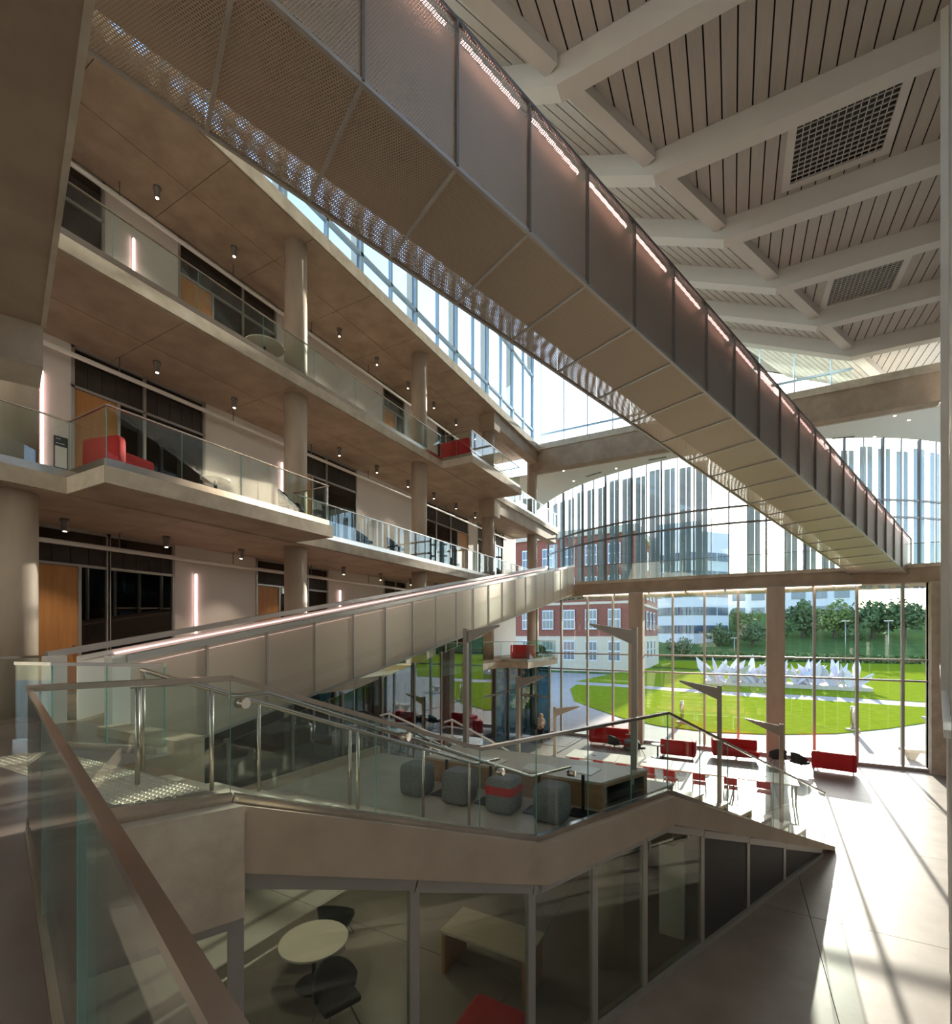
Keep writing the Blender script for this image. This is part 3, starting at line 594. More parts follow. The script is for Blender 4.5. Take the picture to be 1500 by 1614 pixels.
for ya, yb in zip(bays, bays[1:]):
    if ya < 6.5 and False: continue
    x = -4.5
    while x < rw(yb):
        x1 = x+PW-.034
        yl, yh = ya, yb
        # cut at the fold and at the right wall
        if fold(ya) < x: y0 = ya
        xm = (x+x1)/2
        yf = (xm+3.42)/.5+10.4          # Y where the fold crosses this strip: right roof for y < yf
        yw = (xm-.12)/.2913             # right wall crosses: inside for y > yw
        lo, hi = max(ya, yw), min(yb, yf)
        inv = [v for v in VENTS if v[0]-.1 < xm < v[1]+.1]
        if hi-lo > .08:
            segs = [(lo, hi)]
            for v in inv: segs = [s for a, b_ in segs for s in ((a, min(b_, v[2]-.1)), (max(a, v[3]+.1), b_)) if s[1]-s[0] > .05]
            for a, b_ in segs: plank(x, x1, a, b_, PZ, PZ)
        lo2 = max(ya, yf)
        if yb-lo2 > .08 and fold(yb)-xm < 5.5: plank(x, x1, lo2, yb, PZ+SL*max(0, 0)+SL*max(0, fold((lo2+yb)/2)-xm)*1.0, PZ+SL*max(0, fold((lo2+yb)/2)-x1)) if False else None
        x += PW
    # planks on the rising slope, laid along the beams' bay
    xx = fold((ya+yb)/2)
    for q in range(16):
        # each strip follows the fold so that it stays on the slope
        d0, d1 = q*PW+.017, (q+1)*PW-.017
        a0, b0 = fold(ya), fold(yb)
        struct('plank', MB().hexa([(a0-d1, ya, PZ+SL*d1), (a0-d0, ya, PZ+SL*d0), (b0-d0, yb, PZ+SL*d0), (b0-d1, yb, PZ+SL*d1), (a0-d1, ya, PZ+SL*d1+.03), (a0-d0, ya, PZ+SL*d0+.03), (b0-d0, yb, PZ+SL*d0+.03), (b0-d1, yb, PZ+SL*d1+.03)]), 'plank', cl)
for i, y in enumerate(beamY):
    t = thing('roof_beam', f'bent white steel roof beam, {ORD[i]} from the camera', 'beam', 'white roof beams')
    xf = fold(y); xr = rw(y)-.02; xl = max(-10.3, xf-8)
    zl = SL*(xf-xl)
    obj('web', MB().hexa([(xf, y-.17, FZ), (xr, y-.17, FZ), (xr, y+.17, FZ), (xf, y+.17, FZ), (xf, y-.17, PZ+.02), (xr, y-.17, PZ+.02), (xr, y+.17, PZ+.02), (xf, y+.17, PZ+.02)]), 'steel_white', t)
    obj('bottom_flange', MB().box(xf, xr, y-.2, y+.2, FZ-.03, FZ), 'steel_white', t)
    obj('web', MB().hexa([(xl, y-.17, FZ+zl), (xf, y-.17, FZ), (xf, y+.17, FZ), (xl, y+.17, FZ+zl), (xl, y-.17, PZ+.02+zl), (xf, y-.17, PZ+.02), (xf, y+.17, PZ+.02), (xl, y+.17, PZ+.02+zl)]), 'steel_white', t)
    obj('bottom_flange', MB().hexa([(xl, y-.2, FZ-.03+zl), (xf, y-.2, FZ-.03), (xf, y+.2, FZ-.03), (xl, y+.2, FZ-.03+zl), (xl, y-.2, FZ+zl), (xf, y-.2, FZ), (xf, y+.2, FZ), (xl, y+.2, FZ+zl)]), 'steel_white', t)
for i, (ya, yb) in enumerate(zip(bays, bays[1:])):
    tag(obj('roof_brace', MB().bar((fold(ya+.2), ya+.2, PZ-.14), (fold(yb-.2), yb-.2, PZ-.14), .34, .3), 'steel_white'), f'white steel brace along the ceiling fold, {ORD[i]} from the camera', 'beam', 'white roof braces')
for i, (x0, x1, y0, y1) in enumerate(VENTS):
    t = thing('ceiling_vent', ('large nearer' if i == 0 else 'smaller farther')+' ceiling grille with white lattice over a dark opening', 'vent')
    obj('backing', MB().box(x0, x1, y0, y1, PZ+.09, PZ+.1), 'black', t)
    f_ = .2
    for bb in ((x0-f_, x1+f_, y0-f_, y0), (x0-f_, x1+f_, y1, y1+f_), (x0-f_, x0, y0, y1), (x1, x1+f_, y0, y1)): obj('frame', MB().box(*bb, PZ-.02, PZ+.05), 'steel_white', t)
    g = MB(); nn = 14
    for k in range(1, nn):
        xx = x0+(x1-x0)*k/nn; g.box(xx-.009, xx+.009, y0, y1, PZ, PZ+.03)
        yy = y0+(y1-y0)*k/nn; g.box(x0, x1, yy-.009, yy+.009, PZ, PZ+.03)
    o = obj('lattice', g, 'steel_white', t); o['kind'] = 'stuff'
# ------------------------------------------------------------------ clerestory over the roof slab
cw = sgroup('window_50', 'clerestory glazing with blue steel mullions above the roof slab', 'window')
struct('sill', MB().box(-10.75, -10.36, -3, 27.6, 17.25, 17.36), 'concrete_edge', cw)
cy = [-.3+i*2.98 for i in range(10)]
for i, y in enumerate(cy):
    ht = FZ+.3+SL*(fold(max(y, 6))+10.5)
    ht = min(ht, 26)
    struct('post', MB().box(-10.85, -10.6, y-.12, y+.12, 17.3, ht), 'steel_white', cw)
    struct('mullion', MB().box(-10.6, -10.47, y-.06, y+.06, 17.3, ht), 'blue_steel', cw)
    if i < 9:
        struct('mullion', MB().box(-10.6, -10.47, y+1.46, y+1.54, 17.3, ht), 'blue_steel', cw)
        for zz in (17.98, 21.2):
            struct('transom', MB().box(-10.6, -10.47, y, y+2.98, zz, zz+.12), 'blue_steel', cw)
        struct('glass_pane', MB().box(-10.56, -10.54, y+.06, y+1.46, 17.36, ht-.1), 'glass_clear', cw)
        struct('glass_pane', MB().box(-10.56, -10.54, y+1.54, y+2.9, 17.36, ht-.1), 'glass_clear', cw)
ce = sgroup('window_51', 'triangular clerestory above the high end beam', 'window')
def rz_(x): return PZ+.1+SL*max(0, fold(27.6)-x)
x = -10.4
while x < 4.6:
    x1 = min(x+1.45, 4.9)
    struct('glass_pane', MB().sheet([(x+.03, 27.6, 17.45), (x1-.03, 27.6, 17.45), (x1-.03, 27.6, rz_(x1)), (x+.03, 27.6, rz_(x))], (0, 1, 0), .02), 'glass_clear', ce)
    struct('mullion', MB().box(x-.03, x+.03, 27.55, 27.67, 17.45, rz_(x)), 'blue_steel', ce)
    if rz_(x1) > 18.3: struct('transom', MB().box(x, x1, 27.56, 27.66, 18.1, 18.2), 'blue_steel', ce)
    x = x1
# ------------------------------------------------------------------ tall end glazing
eg = sgroup('window_60', 'tall end glazing looking onto the lawn', 'window')
mx_ = [-10.3, -8.79, -7.25, -5.83, -4.51, -2.75, -1.25, .25, 1.78, 3.33, 4.89, 6.45, 7.3]
for i, x in enumerate(mx_):
    if i not in (4, 8): struct('mullion', MB().box(x-.05, x+.05, YE-.12, YE+.08, .12, 8.0), 'alu', eg)
for zt in (3.8, 4.7): struct('transom', MB().box(-10.3, 7.3, YE-.06, YE+.04, zt-.04, zt+.04), 'alu', eg)
struct('sill', MB().box(-10.3, 7.3, YE-.2, YE+.1, 0, .14), 'alu', eg)
for a, b_ in zip(mx_, mx_[1:]):
    for z0, z1 in ((.14, 3.76), (3.84, 4.66), (4.74, 7.98)): struct('glass_pane', MB().box(a+.05, b_-.05, YE-.01, YE+.01, z0, z1), 'glass_end', eg)
ls = [-7.4+i*1.78 for i in range(7)]
for i, x in enumerate(ls):
    t = thing('linear_light', f'linear warm light under the end beam, {ORD[i]} from the left', 'light', 'linear lights on the end beam')
    obj('housing', MB().box(x, x+1.7, 26.22, 26.35, 7.99, 8.06), 'alu', t); obj('diffuser', MB().box(x+.02, x+1.68, 26.23, 26.34, 7.955, 7.99), 'led_warm', t)
# ------------------------------------------------------------------ curved glazed front above, with its white ceiling and fins
R, ccx, ccy = 15.0, -1.0, 43.85
def arc(x, r=R): return ccy-math.sqrt(max(0, r*r-(x-ccx)**2))
ax_ = [-12.2+i*.86 for i in range(27)]
cpoly = [(x, arc(x)) for x in ax_]
struct('ceiling_end', MB().prism([(-14, 27.9)]+[(10.2, 27.9)]+[(10.2, arc(10.2))]+[(x, arc(x)) for x in reversed(ax_) if x < 10.2]+[(-14, 36)], 15.8, 15.95), 'white_ceiling', label='white ceiling with curved edge over the end walkway', cat='ceiling')
for i, (px_, py_) in enumerate(((888, 742), (904, 758), (971, 738), (1410, 655), (1378, 688), (1432, 662))):
    q = onZ(px_, py_, 15.8); t = thing('recessed_downlight', f'tiny recessed downlight in the white end ceiling, {ORD[i]} from the left', 'light', 'recessed downlights', q)
    obj('trim_ring', MB().lathe((0, 0, 0), [(.1, -.012), (.1, 0)], 16), 'white_wall', t); obj('lens', MB().lathe((0, 0, 0), [(.06, -.016), (.06, -.012)], 12), 'lamp_glow', t)
for i, (xa, ya, xb, yb) in enumerate(((924, 751, 947, 744), (1022, 725, 1050, 720), (1312, 691, 1346, 688))):
    a = onZ(xa, ya, 15.8); b_ = onZ(xb, yb, 15.8); tag(obj('slot_diffuser', MB().bar((a[0], a[1], 15.788), (b_[0], b_[1], 15.788), .14, .02), 'alu_dark'), f'dark slot air diffuser in the white end ceiling, {ORD[i]} from the left', 'vent', 'slot diffusers')
cv = sgroup('window_61', 'curved two storey curtain wall with blue glass fins', 'window')
for i, (x, y) in enumerate(cpoly):
    big = i % 2 == 0
    d = Vector((x-ccx, y-ccy, 0)).normalized()
    struct('mullion', MB().bar((x, y, L3), (x, y, 15.8), .07 if big else .05, .16 if big else .06, up=tuple(d)), 'alu_dark' if big else 'alu', cv)
    if i+1 < len(cpoly):
        x2, y2 = cpoly[i+1]; nrm = Vector((y2-y, -(x2-x), 0))
        for z0, z1 in ((L3, 11.75), (11.83, 12.62), (12.7, 15.8)): struct('glass_pane', MB().sheet([(x, y, z0), (x2, y2, z0), (x2, y2, z1), (x, y, z1)], nrm, .015), 'glass_end', cv)
        for zt in (11.79, 12.66): struct('transom', MB().bar((x, y, zt), (x2, y2, zt), .1, .1), 'alu_dark', cv)
    if i < 13 or i > 16 or i % 3 == 0:
        for s_, wd in ((.25, .34), (.62, .26)):
            if i+1 < len(cpoly):
                xx = x+(cpoly[i+1][0]-x)*s_; yy = arc(xx)
                dd = Vector((xx-ccx, yy-ccy, 0)).normalized()
                p = Vector((xx, yy, 0))-dd*.35; q = Vector((xx, yy, 0))-dd*(.35+.03); tdir = Vector((-dd.y, dd.x, 0))
                struct('glass_fin', MB().sheet([tuple(p-tdir*wd/2+Vector((0, 0, L3-.4))), tuple(p+tdir*wd/2+Vector((0, 0, L3-.4))), tuple(p+tdir*wd/2+Vector((0, 0, 15.5-.1*(i % 3)))), tuple(p-tdir*wd/2+Vector((0, 0, 15.5-.1*(i % 3))))], tuple(dd), .015), 'glass_fin', cv)
# ------------------------------------------------------------------ right curtain wall (seen almost edge on)
rg = sgroup('window_62', 'right curtain wall seen edge on with protruding mullions', 'window')
rn = Vector((-.9601, .2797, 0))
yy = 8.0
while yy < 26:
    x = rw(yy)
    struct('mullion', MB().bar((x+.0, yy, 0), (x+.0, yy, FZ+.3), .08, .1, up=tuple(rn)), 'alu', rg)
    if yy > 11: struct('fin', MB().bar((x-.06, yy+.03, L2+.3), (x-.06, yy+.03, FZ), .05, .2, up=tuple(rn)), 'steel_white', rg)
    struct('glass_pane', MB().sheet([(x, yy+.05, .1), (rw(yy+1.5), yy+1.45, .1), (rw(yy+1.5), yy+1.45, FZ), (x, yy+.05, FZ)], (1, -.29, 0), .02), 'glass_dark', rg)
    yy += 1.5
struct('ledge', MB().bar((rw(8)-.02, 8, L2+.15), (rw(26.2)-.15, 26.2, L2+.15), .2, .1), 'steel_white', rg)
struct('wall_right', MB().prism([(rw(8)+.06, 8), (rw(8)+.5, 8), (rw(28)+.5, 28), (rw(28)+.06, 28)], 0, 19.2), 'white_wall', label='added opaque backing behind the edge on curtain wall, keeping daylight out', cat='wall')  # opaque backing added to hold back daylight through the curtain wall
struct('wall_right_unseen', MB().box(4.0, 4.3, -8, 8, 0, 19.2), 'white_wall', label='added unseen right side wall beside the camera, keeping daylight out', cat='wall')  # unseen wall added to keep side daylight from flooding the atrium
struct('wall_back_unseen', MB().box(-17, 4.3, -8.3, -8, 0, 19.2), 'white_wall', label='added unseen wall behind the camera, keeping daylight out', cat='wall')  # closes the unseen rear; added to cut daylight from behind
struct('ceiling_back_unseen', MB().box(-17, 4.3, -8, 3.4, 19.0, 19.2), 'white_ceiling', label='added unseen ceiling behind the camera, keeping daylight out', cat='ceiling')  # unseen cover over the rear, added against excess skylight
# ------------------------------------------------------------------ ground floor storefront under the galleries
gs = sgroup('window_63', 'ground floor storefront under the lower gallery mirroring the lawn', 'window')
yy = 9.0
while yy < 24.9:
    struct('mullion', MB().box(-10.75, -10.6, yy-.035, yy+.035, 0, 4.1), 'alu_dark', gs)
    for z0, z1 in ((.1, 2.7), (2.78, 4.1)): struct('glass_pane', MB().box(-10.69, -10.67, yy+.035, yy+1.55, z0, z1), 'glass_teal', gs)
    yy += 1.585
struct('transom', MB().box(-10.74, -10.62, 9, 24.9, 2.7, 2.78), 'alu_dark', gs)
struct('sill', MB().box(-10.76, -10.6, 9, 24.9, 0, .1), 'alu_dark', gs)
vd = sgroup('door_1', 'glass entrance vestibule at the far left corner', 'door')
for x in (-10.6, -9.7, -8.9): struct('door_frame', MB().box(x-.05, x+.05, 24.9, 25.0, 0, 4.05), 'alu', vd)
for x0, x1 in ((-10.55, -9.75), (-9.65, -8.95)): struct('glass_pane', MB().box(x0, x1, 24.94, 24.96, .1, 2.3), 'glass_teal', vd); struct('glass_pane', MB().box(x0, x1, 24.94, 24.96, 2.4, 4.0), 'glass_teal', vd)
struct('door_frame', MB().box(-10.6, -8.9, 24.9, 25.0, 2.3, 2.4), 'alu', vd)
tag(obj('entrance_mat', MB().box(-9.6, -7.6, 23.6, 25.6, 0, .015), 'mat_rug'), 'dark entrance mat on the hall floor by the woman', 'mat')
# ------------------------------------------------------------------ mast lamps on the bleachers
def mast(x, y, z, sgn, label):
    t = thing('mast_light', label, 'lamp', 'angular mast lamps', (x, y, z))
    obj('post', MB().bar((0, 0, 0), (0, 0, 2.45), .11, .09), 'mast_metal', t)
    b = MB().hexa([(0, -.035, 2.14), (sgn*.78, -.03, 2.50), (sgn*.78, .03, 2.50), (0, .035, 2.14), (0, -.035, 2.40), (sgn*.78, -.03, 2.53), (sgn*.78, .03, 2.53), (0, .035, 2.40)])
    obj('arm', b, 'mast_metal', t)
    obj('lamp_strip', MB().bar((sgn*.2, 0, 2.235), (sgn*.72, 0, 2.472), .03, .012), 'paper', t)
for i, (y, z) in enumerate(((8.5, 3.47), (11.41-.2, 2.27), (14.1-.02, 1.1))):
    mast(lg(y)-.42, y, z, -1, ['tallest looking', 'middle', 'lowest'][i]+' grey mast lamp of the right row, arm pointing left')
    mast(-4.85, y, z, 1, ['nearest', 'middle', 'farthest'][i]+' grey mast lamp of the left row, arm pointing right')
# ------------------------------------------------------------------ poufs and side tables on the landing
for i, x in enumerate((-4.81, -3.96, -3.15, -2.36)):
    t = thing('pouf_stool', ['leftmost grey felt pouf on the landing', 'second grey felt pouf on the landing', 'grey felt pouf with a red band', 'rightmost grey felt pouf by the stair glass'][i], 'stool', 'grey poufs', (x, 6.72, 3.04))
    obj('cushion', MB().rbox(-.24, .24, -.24, .24, .01, .54, .1), 'grey_fabric', t, True)
    if i == 2: obj('band', MB().rbox(-.243, .243, -.243, .243, .33, .40, .1), 'red_fabric', t)
for i, x in enumerate((-4.35, -3.5, -2.65, -2.02)):
    t = thing('side_table', f'pale topped side table on a dark foot between poufs, {ORD[i]} from the left', 'table', 'laptop side tables', (x, 6.95 if i < 3 else 7.17, 3.04))
    obj('table_top', MB().sheet([(-.22, -.18, .66), (.18, -.22, .66), (.24, .16, .66), (.0, .24, .66), (-.24, .16, .66)], (0, 0, 1), .02), 'table_top', t)
    obj('stem', MB().box(-.02, .02, -.02, .02, .02, .66), 'black', t); obj('foot', MB().box(-.2, .2, -.2, .14, 0, .02), 'black', t)
# ------------------------------------------------------------------ hall furniture
for i in range(4):
    x0 = -6.1+i*2.02
    t = thing('long_table', f'long pale study table, {ORD[i]} from the left in the row', 'table', 'row of study tables', (x0, 19.0, 0))
    obj('table_top', MB().box(0, 2.0, 0, 1.35, .70, .75), 'table_top', t)
    for lx in (.08, 1.92):
        for ly in (.08, 1.27): obj('leg', MB().box(lx-.03, lx+.03, ly-.03, ly+.03, 0, .70), 'alu', t)
    obj('power_box', MB().box(.95, 1.1, .6, .72, .75, .765), 'alu_dark', t)
def red_chair():
    t = thing('dining_chair', 'x', 'chair', 'red chairs at the study tables')
    obj('seat', MB().rbox(-.21, .21, -.2, .22, .43, .46, .012), 'red_plastic', t)
    obj('backrest', MB().hexa([(-.21, -.22, .6), (.21, -.22, .6), (.21, -.2, .6), (-.21, -.2, .6), (-.2, -.28, .86), (.2, -.28, .86), (.2, -.26, .86), (-.2, -.26, .86)]), 'red_plastic', t)
    for sx in (-1, 1):
        obj('leg', MB().tube([(sx*.2, .2, .43), (sx*.22, .22, 0)], .012, 6), 'alu', t); obj('leg', MB().tube([(sx*.2, -.27, .8), (sx*.2, -.18, .44), (sx*.22, -.26, 0)], .012, 6), 'alu', t)
    return t
rc = red_chair()
cxs = (-5.55, -4.6, -3.7, -2.75, -2.0, -1.05, -.05, .95)
for i, x in enumerate(cxs):
    lab = f'red chair with its back to the bleachers, {ORD[i]} from the left at the tables'
    if i == 0: rc.location = (x, 18.75, 0); rc['label'] = lab
    else: dup(rc, (x, 18.75+.05*(i % 2), 0), random.uniform(-.15, .15), lab)
def sofa(label, loc, rz, w_=1.5, arm=True, m='red_fabric', group='red lounge sofas'):
    t = thing('lounge_sofa', label, 'sofa', group, loc, rz)
    obj('seat', MB().rbox(-w_/2, w_/2, -.4, .36, .14, .44, .07), m, t, True)
    obj('backrest', MB().rbox(-w_/2, w_/2, .24, .46, .16, .86, .08), m, t, True)
    if arm: obj('armrest', MB().rbox(-w_/2-.02, -w_/2+.2, -.4, .46, .16, .86, .08), m, t, True)
    for sx in (-w_/2+.1, w_/2-.1):
        for sy in (-.32, .38): obj('leg', MB().tube([(sx, sy, 0), (sx, sy, .16)], .018, 6), 'alu', t)
    return t
sofa('red sofa at the far left by the end glazing', (-5.7, 25.1, 0), 0, 1.9)
sofa('red sofa with its back to the tables left of the right pier', (-2.25, 24.2, 0), math.pi, 1.5)
sofa('red corner sofa just left of the right concrete pier', (.1, 25.2, 0), .1, 1.9)
sofa('bright red sofa standing alone in the sun at right', (3.75, 24.75, 0), math.pi-.15, 1.5)
sofa('red sofa on the near balcony of the middle gallery', (-10.4, 5.0, L3), math.pi/2+.25, 1.35)
sofa('red sofa behind glass on the projecting balcony of the top gallery', (-10.0, 17.0, L4), math.pi, 1.35, False)
sofa('red sofa on the small far balcony of the lower gallery', (-9.65, 22.95, L2), math.pi, 1.1)
chairs = [((-5.15, 23.9, 0), 2.6, 'dark shell chair in front of the far left red sofa'), ((-4.0, 23.6, 0), 2.2, 'dark shell chair by the round grey ottoman'), ((1.75, 24.6, 0), 3.4, 'dark shell chair at the foot of the right pier'), ((2.5, 24.1, 0), 2.4, 'dark shell chair left of the sunlit red sofa'),
          ((-11.6, 7.0, L4), 2.2, 'dark shell chair by the near top gallery railing'), ((-11.7, 8.3, L4), 2.4, 'dark shell chair on the top gallery just before the second column'), ((-11.4, 13.4, L4), 2.2, 'dark shell chair on the top gallery between second and third columns'), ((-11.4, 17.2, L4), 2.2, 'dark shell chair on the top gallery past the third column'),
          ((-11.2, 12.4, L3), 1.7, 'dark shell chair behind the long middle gallery railing'), ((-11.0, 14.0, L3), 2.0, 'dark shell chair before the third column on the middle gallery'), ((-11.2, 18.5, L3), 2.0, 'dark shell chair past the third column on the middle gallery'), ((-11.0, 23.2, L3), 2.0, 'dark shell chair near the far end of the middle gallery'),
          ((-9.7, 24.6, L2), 2.0, 'dark shell chair on the small far balcony by the red sofa'), ((-9.5, 25.7, L2), 1.6, 'dark shell chair at the glass end of the small far balcony'), ((-9.75, 8.2, L3), 2.2, 'dark shell chair at the far end of the red sofa balcony')]
for loc, rz, lab in chairs: dup(sc0, loc, rz, lab, 'dark shell chairs')
t = thing('ottoman', 'round grey ottoman with a red band near the left pier', 'ottoman', None, (-4.45, 24.6, 0)); obj('drum', MB().lathe((0, 0, 0), [(.36, .02), (.38, .06), (.38, .44), (.35, .48)], 24), 'grey_fabric', t, True); obj('band', MB().lathe((0, 0, 0), [(.384, .26), (.384, .34)], 24), 'red_fabric', t)
for i, (loc, lab) in enumerate((((-4.75, 25.6, 0), 'small pale round table right of the far left sofa'), ((3.1, 25.4, 0), 'small pale round table behind the sunlit red sofa'), ((-3.1, 23.7, 0), 'small pale round table between ottoman and second sofa'), ((-10.0, 6.4, L3), 'small pale side table beside the balcony red sofa'), ((-11.0, 8.4, L4), 'round glass topped table by the top gallery railing'))):
    round_table(loc, lab, r=.3 if i < 4 else .5, h=.62)
t = thing('wall_sign', 'small room directory sign with dark header on the middle gallery wall', 'sign', None, (XW+.01, 5.0, L3)); obj('board', MB().box(0, .015, -.14, .12, 1.0, 1.75), 'ink', t); obj('plan_sheet', MB().box(.015, .018, -.12, .10, 1.04, 1.52), 'paper', t)
for k, yy in enumerate((-.1, -.07, -.04)): obj('marking', MB().box(.015, .017, yy, yy+.018, 1.68, 1.70), 'paper', t)
obj('text_line', MB().box(.015, .017, -.1, .06, 1.58, 1.595), 'paper', t)
# ------------------------------------------------------------------ woman walking in from the entrance
wo = thing('person', 'woman with long blonde hair, pale top and black trousers carrying a dark bag', 'person', None, (-8.75, 23.2, 0), -.35)
def skin(name, verts, edges, rad, m, parent):
    me = bpy.data.meshes.new(name); me.from_pydata(verts, edges, []); o = bpy.data.objects.new(name, me); COL.objects.link(o); o.parent = parent
    md = o.modifiers.new('skin', 'SKIN'); md.use_smooth_shade = True
    for v, r in zip(me.skin_vertices[0].data, rad): v.radius = r if isinstance(r, tuple) else (r, r)
    me.skin_vertices[0].data[0].use_root = True
    s = o.modifiers.new('sub', 'SUBSURF'); s.levels = 1; s.render_levels = 2; me.materials.append(M[m]); return o
body_v = [(0, 0, .95), (0, .01, 1.15), (0, 0, 1.35), (0, 0, 1.45), (0, -.01, 1.52), (0, -.02, 1.62), (0, -.02, 1.72),
          (.17, 0, 1.40), (.23, .03, 1.13), (.14, -.18, 1.2), (.10, -.24, 1.25), (-.17, 0, 1.40), (-.23, .04, 1.14), (-.21, -.06, .92), (-.20, -.09, .84),
          (.09, 0, .88), (.09, -.10, .48), (.09, -.02, .08), (.09, -.14, .03), (-.09, 0, .88), (-.09, .06, .48), (-.09, .20, .12), (-.09, .10, .04)]
body_e = [(0, 1), (1, 2), (2, 3), (3, 4), (4, 5), (5, 6), (2, 7), (7, 8), (8, 9), (9, 10), (2, 11), (11, 12), (12, 13), (13, 14), (0, 15), (15, 16), (16, 17), (17, 18), (0, 19), (19, 20), (20, 21), (21, 22)]
body_r = [(.14, .1), (.11, .085), (.13, .09), .06, .045, (.075, .09), (.06, .07), .05, .04, .03, .028, .05, .04, .03, .028, .085, .06, .042, .035, .085, .06, .042, .035]
skin('body', body_v, body_e, body_r, 'skin', wo)
skin('top', [(0, 0, .98), (0, .01, 1.15), (0, 0, 1.34), (0, 0, 1.43), (.17, 0, 1.40), (.22, .02, 1.2), (-.17, 0, 1.40), (-.22, .02, 1.2)], [(0, 1), (1, 2), (2, 3), (2, 4), (4, 5), (2, 6), (6, 7)], [(.155, .115), (.125, .1), (.15, .105), .08, .065, .052, .065, .052], 'shirt', wo)
skin('trousers', [(0, 0, .98), (.09, 0, .86), (.09, -.10, .48), (.09, -.025, .14), (-.09, 0, .86), (-.09, .06, .48), (-.09, .18, .16)], [(0, 1), (1, 2), (2, 3), (0, 4), (4, 5), (5, 6)], [(.15, .115), .1, .075, .055, .1, .075, .055], 'trousers', wo)
skin('hair', [(0, .01, 1.70), (0, .05, 1.62), (.03, .07, 1.48), (0, .08, 1.36), (-.03, .07, 1.48)], [(0, 1), (1, 2), (2, 3), (1, 4)], [(.09, .095), (.095, .09), .06, .04, .06], 'hair', wo)
for sx in (-1, 1): obj('eye', MB().lathe((sx*.03, -.105, 1.635), [(.004, -.006), (.008, 0), (.004, .006)], 8), 'ink', wo)
bg_ = thing('shoulder_bag', 'dark shoulder bag hanging at the woman\'s side', 'bag', None, (-8.98, 23.14, .86)); obj('bag_body', MB().rbox(-.07, .07, -.16, .16, 0, .26, .05), 'dark_fabric', bg_); obj('strap', MB().tube([(0, -.12, .24), (.04, -.04, .56), (.04, .04, .56), (0, .12, .24)], .012, 6), 'dark_fabric', bg_)
# ------------------------------------------------------------------ outside: buildings, trees, hedge, sculpture, bollards, benches
bb = thing('brick_building', 'red brick campus building with white windows and stone base', 'building')
bx0, bx1, by0, by1 = -40, -13.1, 74.7, 100
obj('walls', MB().box(bx0, bx1, by0, by1, 5.5, 21.5), 'brick', bb); obj('stone_base', MB().box(bx0-.2, bx1+.2, by0-.2, by1, -.1, 5.5), 'limestone', bb)
obj('cornice', MB().box(bx0-.6, bx1+.6, by0-.6, by1, 21.5, 22.6), 'limestone', bb); obj('string_course', MB().box(bx0-.1, bx1+.1, by0-.1, by1, 10.6, 11.0), 'limestone', bb)
for zf in (1.6, 6.6, 11.8, 16.8):
    for k in range(7):
        xx = bx1-3.0-k*3.6; ww = 1.9
        f_ = obj('window_frame', MB().box(xx-ww/2, xx+ww/2, by0-.28, by0-.1, zf, zf+3.2), 'far_white', bb)
        for a in (-1, 0, 1):
            for z_ in (0, 1): obj('pane', MB().box(xx+a*.6-.25, xx+a*.6+.25, by0-.3, by0-.27, zf+.2+z_*1.5, zf+1.5+z_*1.5), 'far_glass', f_)
    for k in range(5):
        yy = by0+3+k*4; f_ = obj('window_frame', MB().box(bx1+.1, bx1+.28, yy-.7, yy+.7, zf, zf+3.2), 'far_white', bb)
        for z_ in (0, 1): obj('pane', MB().box(bx1+.27, bx1+.3, yy-.5, yy+.5, zf+.2+z_*1.5, zf+1.5+z_*1.5), 'far_glass', f_)
wb = thing('modern_building', 'pale curved modern building in haze behind the brick one', 'building')
pts = [(-23+k*2.75, 150-9*math.sin(math.pi*k/8)) for k, a in enumerate([0]*9)]
poly = pts+[(-1, 175), (-23, 175)]
obj('walls', MB().prism(poly, 0, 34), 'far_white', wb)
for zf in (6, 11, 16, 21, 26):
    for (xa, ya), (xb, yb) in zip(pts, pts[1:]):
        for s_ in (.2, .5, .8):
            x, y = xa+(xb-xa)*s_, ya+(yb-ya)*s_; d = Vector((xb-xa, yb-ya, 0)).normalized()
            obj('window_strip', MB().bar((x-d.x*.6, y-d.y*.6-.05, zf+1.2), (x+d.x*.6, y+d.y*.6-.05, zf+1.2), .2, 2.2), 'far_glass', wb)
obj('plant_room', MB().box(-20, -8, 152, 170, 34, 39), 'far_white', wb)
for nm, x0, x1, y0, y1, h, m_, lab in (('campus_building', 62, 150, 192, 210, 30, 'brick', 'long dark brick building behind the trees at far right'), ('campus_building', -14, 36, 196, 210, 22, 'far_white', 'low hazy pale building on the far hill')):
    t = thing(nm, lab, 'building'); obj('walls', MB().box(x0, x1, y0, y1, 0, h), m_, t); obj('roof_edge', MB().box(x0-.5, x1+.5, y0-.5, y1, h, h+1), 'limestone', t)
    for zf in range(8, int(h)-3, 5):
        for k in range(int((x1-x0)/6)): obj('window_strip', MB().box(x0+2+k*6, x0+6+k*6, y0-.2, y0, zf, zf+2.4), 'far_glass', t)
